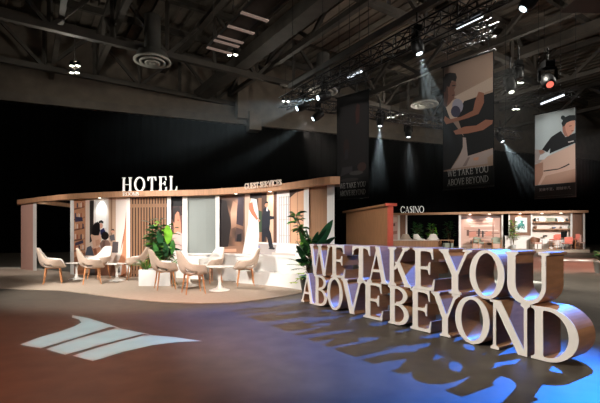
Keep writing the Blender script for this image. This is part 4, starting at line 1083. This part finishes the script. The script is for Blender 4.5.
# ================================================================= CASINO PAVILION (far right)
def cd(px): return 34.0 + (30.0 - 34.0) * (px - 392) / 196.0
FZ = .18
def Cc(px, off, z=0.0): d = cd(px) + off; return (X(px, d), d, z)
def cz(py, px, off=0): return Z(py, cd(px) + off)
cp = empty('exhibition_pavilion', (0, 0, 0), 0, 'far casino pavilion with a thin wood fascia on a low platform', 'pavilion')
cl = Vector(Cc(500, 1)); cp.location = cl
def cpart(name, mb, m, label=None):
    o = mb.build(name, m); o.data.transform(Matrix.Translation(-cl)); o.parent = cp
    if label: o['label'] = label
    return o
def cbox(mb, a, b, off, th, z0, z1): mb.hexa([Cc(a, off, z0), Cc(b, off, z0), Cc(b, off + th, z0), Cc(a, off + th, z0), Cc(a, off, z1), Cc(b, off, z1), Cc(b, off + th, z1), Cc(a, off + th, z1)])
SZ = 2.86
m = MB(); m.hexa([Cc(386, -5.5, 0), Cc(590, -1.3, 0), Cc(590, 4, 0), Cc(392, 4, 0), Cc(386, -5.5, FZ), Cc(590, -1.3, FZ), Cc(590, 4, FZ), Cc(392, 4, FZ)]); cpart('platform', m, M['carpet'])
m = MB(); cbox(m, 391.5, 588.5, -.1, .6, SZ, SZ + .17); cpart('fascia', m, M['wood'])
for (a, b) in ((397.6, 400), (405.6, 407.3), (458.8, 461), (501.4, 503.2), (508.4, 510), (530.8, 532.4), (570.4, 572.4), (583, 585)):
    m = MB(); cbox(m, a, b, .02, .2, FZ, SZ); cpart('column', m, M['white'])
m = MB(); cbox(m, 461, 501.4, .18, .1, FZ, SZ); cpart('back_board', m, M['white'])
m = MB(); cbox(m, 510, 530.8, .1, .1, 1.1, SZ); cpart('feature_panel', m, M['wood_dark'], 'dark brown wall panel')
m = MB(); cbox(m, 505, 531, -.35, .5, FZ, 1.12); cpart('base_counter', m, M['white'])
m = MB(); cbox(m, 532.4, 570.4, .3, .1, FZ, SZ); cpart('shelf_wall', m, M['offwhite'])
m = MB(); cbox(m, 532.4, 570.4, .05, .25, FZ, .95); cpart('wainscot', m, M['white'])
m = MB(); cbox(m, 572.4, 583, .15, .1, FZ, SZ); cpart('feature_panel', m, M['wood_dark'], 'dark brown panel at the far right end')
m = MB(); cbox(m, 400, 405.6, .1, .08, FZ, SZ)
cpart('feature_panel', m, M['wood_dark'], 'narrow brown panel between white posts')
for py in (221.6, 228.8):
    z = cz(py, 551); m = MB(); cbox(m, 533, 570, -.12, .42, z - .06, z); cpart('shelf', m, M['wood'])
m = MB(); cbox(m, 504.5, 531.5, -.4, .6, 1.12, 1.17); cpart('counter_top', m, M['white'])
for px in (470, 489.5, 542, 561, 520):
    q = Cc(px, -.02); m = MB(); m.lathe([(.07, -.02), (.09, -.015), (.09, .0), (.07, .0)], 14, c=(q[0], q[1], SZ)); cpart('downlight', m, M['downlight'])
    spot((q[0], q[1], SZ - .05), (q[0], q[1] + .35, 1.0), CASP, 100, (1, .95, .9), .8, .05)

# timber side wall of the casino
s = MB(); A = Vector((5.17, 24.1, 0)); Bv = Vector((3.63, 31.7, 0)); u = (Bv - A).normalized(); n = Vector((u.y, -u.x, 0))
sw = empty('timber_side_wall', A, 0, 'brown timber wall with a coral end post left of the casino sign', 'wall panel')
def swb(name, s0, s1, o0, o1, z0, z1, mm):
    mb = MB(); P = lambda a, b, z: tuple(u * a + n * b + Vector((0, 0, z)))
    mb.hexa([P(s0, o0, z0), P(s1, o0, z0), P(s1, o1, z0), P(s0, o1, z0), P(s0, o0, z1), P(s1, o0, z1), P(s1, o1, z1), P(s0, o1, z1)])
    return mb.build(name, M[mm], sw)
Lw = (Bv - A).length
for k in range(12): swb('plank', Lw * k / 12 + .012, Lw * (k + 1) / 12, -.06, .0, 0, 2.94, 'wood')
swb('wall_core', .0, Lw, .0, .16, 0, 2.94, 'wood_dark')
swb('coping', -.1, Lw + .5, -.2, .22, 2.94, 3.08, 'wood')
swb('end_post', -.16, .0, -.04, .26, 0, 2.94, 'red_post')
swb('post_cap', -.24, -.1, -.24, .46, 2.94, 3.1, 'red_post')

# casino mural: a lounge interior
cas = []
r2 = random.Random(21)
for k in range(26):
    y = .1 + .8 * k / 26 + r2.uniform(-.01, .01); x0 = r2.uniform(0, .5); x1 = x0 + r2.uniform(.2, .6)
    cas.append((r2.choice([(214, 176, 158), (150, 110, 96), (228, 204, 190), (186, 142, 124), (120, 88, 80)]), [(x0, y), (x1, y + r2.uniform(-.02, .02)), (x1, y + r2.uniform(.015, .05)), (x0, y + r2.uniform(.02, .05))]))
cas += [((74, 54, 50), [(0, .86), (1, .9), (1, .97), (0, .95)]), ((110, 82, 74), [(.0, .93), (.6, .9), (.6, .93), (0, .96)]), ((104, 72, 62), [(.14, .36), (.2, .36), (.2, .54), (.14, .54)]), ((46, 38, 40), [(.42, .34), (.46, .34), (.47, .56), (.43, .58)]), ((40, 34, 38), [(.52, .32), (.56, .32), (.56, .5), (.52, .52)]), ((150, 104, 88), [(.78, .3), (.81, .3), (.81, .84), (.78, .84)]),
        ((90, 66, 60), ell(.27, .16, .05, .04)), ((96, 70, 62), ell(.53, .14, .06, .04)), ((92, 68, 60), ell(.7, .12, .06, .04)), ((196, 132, 112), [(.2, .3), (.38, .34), (.38, .5), (.2, .48)]), ((206, 140, 120), [(.6, .36), (.76, .38), (.76, .5), (.6, .48)]),
        ((236, 216, 204), [(.02, .02), (.3, .04), (.26, .1), (.02, .08)])]
o = print_sheet('wall_mural', cas, lambda a, b: Cc(461 + 40.4 * a, .16, FZ + .03 + (SZ - FZ - .06) * b), None, None, (14, 10), lambda a, b: mixc((206, 170, 154), (190, 150, 134), b))
tag(o, 'warm blurred lounge-interior mural on the casino back wall behind two armchairs', 'mural')
pan = [((150, 104, 92), [(.1, .1), (.8, .1), (.8, .2), (.1, .24)]), ((170, 120, 104), [(.2, .4), (.9, .42), (.9, .52), (.2, .5)]), ((120, 84, 76), [(.1, .66), (.6, .66), (.6, .76), (.1, .74)]), ((236, 214, 204), [(.3, .8), (.9, .8), (.9, .94), (.3, .94)])]
o = print_sheet('wall_mural', pan, lambda a, b: Cc(391.6 + 6 * a, .12, FZ + (SZ - FZ) * b), None, None, (4, 8), lambda a, b: (214, 178, 166)); tag(o, 'narrow pinkish mural strip between the coral post and the first white casino post', 'mural')

sign('casino_sign', 'CASINO', Cc(400.6, -.1, SZ + .17), Cc(424, -.1, SZ + .17), .54, .08, 'white CASINO letters standing on the thin far fascia', M['sign_white'], .12, .05, .08)

# framed picture on the dark panel
fp = empty('framed_picture', Cc(521, .05, 1.2), 0, 'white framed picture of deep green leaves on the dark casino panel', 'picture'); f0 = Vector(fp.location)
z0, z1 = cz(232.4, 521), cz(217.6, 521)
mb = MB(); cbox(mb, 515, 527.2, .03, .05, z0, z1); o = mb.build('frame', M['white']); o.data.transform(Matrix.Translation(-f0)); o.parent = fp; fr_ = o
gl = []
for k in range(30):
    a = r2.uniform(0, 3.1); gl.append((r2.choice([(22, 86, 82), (40, 128, 120), (16, 60, 66), (90, 170, 156), (30, 104, 96)]), ell(r2.uniform(.2, .8), r2.uniform(.2, .8), r2.uniform(.1, .2), r2.uniform(.03, .07), 10, a)))
o = print_sheet('picture', gl, lambda a, b: Cc(516 + 10.2 * a, .02, z0 + .08 + (z1 - z0 - .16) * b), None, None, (4, 4), lambda a, b: (224, 232, 228)); o.data.transform(Matrix.Translation(-f0)); o.parent = fr_

# things on the shelves
za, zb_ = cz(221.6, 551) + .002, cz(228.8, 551) + .002
def sobj(name, cat, lab, px, z, prof=None, size=None, m_='teal', grp='objects on the casino wall shelves'):
    q = Cc(px, .08)
    if prof: mb = MB(); mb.lathe(prof, 18, c=(q[0], q[1], z))
    else: mb = MB(); mb.box((q[0], q[1], z + size[2] / 2), size)
    return tag(mb.build(name, M[m_], None, 0 if prof else .01), lab, cat, grp)
vase = lambda s_: [(.06 * s_, 0), (.11 * s_, .06 * s_), (.12 * s_, .14 * s_), (.06 * s_, .24 * s_), (.07 * s_, .28 * s_), (.05 * s_, .27 * s_)]
sobj('vase', 'vase', 'dark vase at the left end of the upper casino shelf', 535.3, za, vase(1.0))
sobj('storage_box', 'box', 'white box near the left end of the upper casino shelf', 541.5, za, None, (.5, .2, .26), 'white')
sobj('storage_box', 'box', 'sage green panel box in the middle of the upper casino shelf', 550.5, za, None, (.62, .18, .27), 'sage')
sobj('bookend', 'bookend', 'tall dark bookend beside the sage green box', 556.3, za, None, (.1, .18, .26), 'teal')
sobj('vase', 'vase', 'dark vase at the right end of the upper casino shelf', 567, za, vase(.85))
sobj('vase', 'vase', 'small dark vase at the left end of the lower casino shelf', 535.3, zb_, vase(.95), m_='wood_dark')
sobj('bowl', 'bowl', 'small blue bowl in the middle of the lower casino shelf', 553.8, zb_, [(.05, 0), (.13, .08), (.15, .12), (.12, .12), (.05, .03)], m_='blue')
sobj('storage_box', 'box', 'white box on the right part of the lower casino shelf', 564, zb_, None, (.44, .2, .2), 'white')
sobj('vase', 'vase', 'pale vase at the right end of the lower casino shelf', 569, zb_, vase(.9), m_='sage')
q = Cc(545, .02); mb = MB(); mb.box((q[0], q[1], cz(236, 545)), (.3, .05, .12)); tag(mb.build('wall_socket_box', M['black']), 'small black box on the white wainscot below the casino shelves', 'wall box')

# casino seats
def wood_armchair(wood, fab):
    e = empty('armchair')
    for sx in (-.26, .26):
        m = MB(); m.tube([(sx, -.26, 0), (sx, -.24, .6)], .02, 6); m.tube([(sx, .28, 0), (sx, .26, .62)], .02, 6); m.tube([(sx, -.26, .6), (sx, .27, .62)], .02, 6); m.build('arm_frame', M[wood], e)
    m = MB(); m.box((0, 0, .4), (.5, .5, .1)); m.build('seat', M[fab], e, .03)
    m = MB(); vs = []
    for i in range(11):
        a = radians(-75 + 15 * i); 
        for r, z in ((.28, .45), (.3, .82 - .12 * abs(i - 5) / 5), (.33, .82 - .12 * abs(i - 5) / 5), (.31, .45)): vs.append((sin(a) * r, cos(a) * r, z))
    m.add(vs, [(4 * i + k, 4 * i + 4 + k, 4 * i + 4 + (k + 1) % 4, 4 * i + (k + 1) % 4) for i in range(10) for k in range(4)] + [(0, 1, 2, 3), (43, 42, 41, 40)], 0, False)
    m.build('backrest', M[fab], e); return e
ac = None
for (px, off, rz, lab) in ((478.5, -.9, 20, 'left armchair in front of the casino lounge mural'), (496.5, -.9, -20, 'right armchair in front of the casino lounge mural'), (536, -.8, 0, 'dark-backed armchair at the left end of the casino shelf wall')):
    o = wood_armchair('leg_wood', 'sage') if ac is None else copy_tree(ac); ac = ac or o
    if px == 536:
        for ch in o.children: ch.data = ch.data.copy(); ch.data.materials[0] = M['wood_dark'] if not ch.name.startswith('seat') else M['pinkish']
    q = Cc(px, off); o.location = (q[0], q[1], FZ); o.rotation_euler = (0, 0, radians(rz)); o.scale = (1.12,) * 3; tag(o, lab, 'chair', 'armchairs on the casino platform')
def stool(h, bw, bh, fab):
    e = empty('bar_stool'); m = MB(); m.box((0, 0, h), (bw, .42, .09)); m.build('seat', M[fab], e, .02)
    m = MB(); m.box((0, .2, h + .06 + bh / 2), (bw, .06, bh)); m.build('backrest', M[fab], e, .02)
    for sx in (-1, 1):
        for sy in (-1, 1):
            m = MB(); m.tube([(sx * bw * .4, sy * .16, h - .03), (sx * bw * .5, sy * .22, 0)], [.02, .015], 6); m.build('leg', M['leg_wood' if h > .7 else 'black'], e)
    m = MB(); zz = h * .4; m.tube([(-bw * .46, -.2, zz), (bw * .46, -.2, zz), (bw * .46, .2, zz), (-bw * .46, .2, zz), (-bw * .46, -.2, zz)], .012, 5); m.build('foot_rail', M['black'], e); return e
for (px, off, h, bw, bh, fab, rz, lab) in ((553.3, -.9, .78, .4, .3, 'salmon', 200, 'tall salmon stool left of the dark screen'), (557.3, -.7, .8, .4, .34, 'salmon', 160, 'second tall salmon stool, beside the dark screen'), (567, -1.1, .5, .62, .42, 'salmon', 180, 'wide low salmon chair with dark legs right of the dark screen'),
                                           (575.5, -1.0, .82, .36, .34, 'salmon', 190, 'salmon stool by the last white casino column'), (580.5, -.9, .55, .4, .55, 'pinkish', 0, 'beige high-backed seat at the far end of the casino')):
    o = stool(h, bw, bh, fab); o.scale = (.92,) * 3; q = Cc(px, off); o.location = (q[0], q[1], FZ); o.rotation_euler = (0, 0, radians(rz)); tag(o, lab, 'stool', 'seats on the casino platform')
e = empty('display_screen', Cc(564, -.2, FZ), 0, 'dark upright screen on a stand between the salmon seats', 'screen')
mb = MB(); mb.box((0, 0, 1.08), (.42, .06, .46)); mb.build('screen_panel', M['black'], e, .01); mb = MB(); mb.tube([(0, .02, 0), (0, .02, .95)], .025, 8); mb.lathe([(.02, .0), (.18, .0), (.18, .02), (.02, .03)], 18); mb.build('stand', M['black'], e)

# counter, its chairs and the small table
bc = empty('bar_counter', (X(414, 28), 28, FZ), 0, 'pinkish timber counter in front of the dark casino opening', 'counter'); b0 = Vector(bc.location)
mb = MB(); mb.box((0, 0, .34), (3.1, .6, .68)); mb.build('body', M['wood'], bc); mb = MB(); mb.box((0, 0, .7), (3.25, .7, .05)); mb.build('counter_top', M['offwhite'], bc)
for (px, rz, lab) in ((406, 160, 'leftmost pale shell chair peeking over the casino counter'), (419, 20, 'middle pale shell chair peeking over the casino counter'), (433, -20, 'rightmost pale shell chair peeking over the casino counter')):
    put_chair(X(px, 29.3), 29.3, rz, lab, FZ, 'pale shell chairs behind the casino counter', 1.2)
e = empty('side_table', (X(446, 30.5), 30.5, FZ), 0, 'small timber table with slim legs left of the casino mural', 'table')
mb = MB(); mb.box((0, 0, .66), (1.0, .5, .05)); mb.build('table_top', M['wood'], e)
for sx in (-.45, .45):
    for sy in (-.2, .2): mb = MB(); mb.box((sx, sy, .32), (.04, .04, .64)); mb.build('leg', M['leg_wood'], e)
for (px, w_, lab) in ((446.2, .38, 'larger square white planter under the small timber table'), (451.8, .2, 'slim white planter beside the small timber table')):
    mb = MB(); hh = .46; x0 = X(px, 29.9); mb.box((x0, 29.9, FZ + .02), (w_, w_, .04))
    for sx, sy, a, b in ((-1, 0, .03, w_), (1, 0, .03, w_), (0, -1, w_, .03), (0, 1, w_, .03)): mb.box((x0 + sx * (w_ / 2 - .015), 29.9 + sy * (w_ / 2 - .015), FZ + hh / 2), (a, b, hh))
    tag(mb.build('square_planter', M['sage']), lab, 'planter')

def bush(px, d, z0, h, wd, seed, lab, mats_=(0, 0, 2), n=90, ls=.34, pot=True):
    e = plant('potted_plant', (X(px, d), d, z0), lab); m = MB(); r3 = random.Random(seed); st = MB(); b = .3 if pot else 0
    for k in range(n):
        a = r3.uniform(0, 2 * pi); u = r3.random(); r = wd * .35 * sqrt(r3.random()) * (1 - .5 * u)
        leaf(m, (cos(a) * r, sin(a) * r, b + (h - b) * (.25 + .7 * u)), (cos(a), sin(a), r3.uniform(.1, 1.3)), ls * r3.uniform(.6, 1.1), ls * .35, r3.uniform(.4, 1.2), r3.choice(mats_), .15, 4, r3.uniform(-.5, .5))
    for k in range(5):
        a = k * 1.3; st.tube([(0, 0, b), (cos(a) * wd * .2, sin(a) * wd * .2, h * .8)], [.02, .01], 5)
    m.build('foliage', leafmats(), e); st.build('stem', M['stem'], e)
    if pot: q_ = MB(); q_.lathe([(.14, 0), (.19, .3), (.17, .3), (.15, .26), (.02, .26)], 16); q_.build('pot', M['ceramic'], e)
    return e
bush(417.5, 33.8, FZ, 2.1, 1.1, 1, 'leafy plant in the dark casino opening, left of two brighter ones', n=110)
bush(431.5, 33.4, FZ, 2.0, .9, 2, 'slimmer leafy plant in the dark casino opening, right of its neighbour', (0, 1, 0), n=90)
bush(449, 34.5, FZ, 2.2, 1.2, 4, 'barely lit plant deep in the dark casino opening beside the mural', (2, 2, 0), n=90)
bush(513.5, 30.9, FZ, 2.25, .7, 6, 'tall slender plant standing before the green framed picture', (0, 1, 0, 3), n=120, ls=.3)

# ================================================================= LIGHT
def area(pos, target, power, size, col):
    l = bpy.data.lights.new('area', 'AREA'); l.energy = power; l.size = size; l.color = col
    o = bpy.data.objects.new('soft_lamp', l); COL.objects.link(o); o.location = pos; o.rotation_euler = (Vector(target) - Vector(pos)).to_track_quat('-Z', 'Y').to_euler(); return o
for args in LIGHTS: spot(*args)

wd = bpy.data.worlds.new('hall_ambient'); S.world = wd; wd.use_nodes = True
bg = wd.node_tree.nodes['Background']; bg.inputs['Color'].default_value = (1, .93, .85, 1); bg.inputs['Strength'].default_value = WORLD

# haze hanging in the upper hall that shows the beams
hz = MB(); p = [(-7, 13.2), (-.5, 12.2), (3.0, 10.6), (4.6, 10.6), (16, 21.5), (16, 23.9), (-7, 23.9)]; n = len(p)
hz.add([(x, y, 2.9) for x, y in p] + [(x, y, 6.6) for x, y in p], [tuple(range(n))[::-1], tuple(range(n, 2 * n))] + [(i, (i + 1) % n, (i + 1) % n + n, i + n) for i in range(n)])
hm = bpy.data.materials.new('theatre_haze'); hm.use_nodes = True; nt = hm.node_tree; nt.nodes.remove(nt.nodes['Principled BSDF'])
vs_ = nt.nodes.new('ShaderNodeVolumeScatter'); vs_.inputs['Density'].default_value = HAZE; vs_.inputs['Color'].default_value = (.95, .98, 1, 1); vs_.inputs['Anisotropy'].default_value = .1
tc_ = nt.nodes.new('ShaderNodeTexCoord'); sx_ = nt.nodes.new('ShaderNodeSeparateXYZ'); mr_ = nt.nodes.new('ShaderNodeMapRange'); mr_.interpolation_type = 'SMOOTHSTEP'
mr_.inputs['From Min'].default_value = 3.0; mr_.inputs['From Max'].default_value = 6.4; mr_.inputs['To Min'].default_value = 0; mr_.inputs['To Max'].default_value = HAZE
nt.links.new(tc_.outputs['Object'], sx_.inputs[0]); nt.links.new(sx_.outputs['Z'], mr_.inputs['Value']); nt.links.new(mr_.outputs['Result'], vs_.inputs['Density'])
nt.links.new(vs_.outputs['Volume'], nt.nodes['Material Output'].inputs['Volume'])
o = hz.build('haze', hm); tag(o, 'thin stage haze in the air around the light beams', 'haze', kind='stuff')

# ================================================================= CAMERA
cam = bpy.data.cameras.new('camera'); cam.sensor_width = 36; cam.lens = F / 600 * 36; cam.shift_y = (HZ - 201.5) / 600; cam.clip_end = 300; cam.clip_start = .05
co = bpy.data.objects.new('camera', cam); COL.objects.link(co); co.location = (0, 0, EYE); co.rotation_euler = (pi / 2, 0, 0); S.camera = co
S.view_settings.view_transform = 'Standard'; S.view_settings.look = 'None'; S.view_settings.exposure = EXPO; S.view_settings.gamma = 1; S.view_settings.use_curve_mapping = False
S.cycles.use_denoising = True; S.cycles.max_bounces = 6; S.cycles.volume_bounces = 0; S.cycles.sample_clamp_indirect = 4
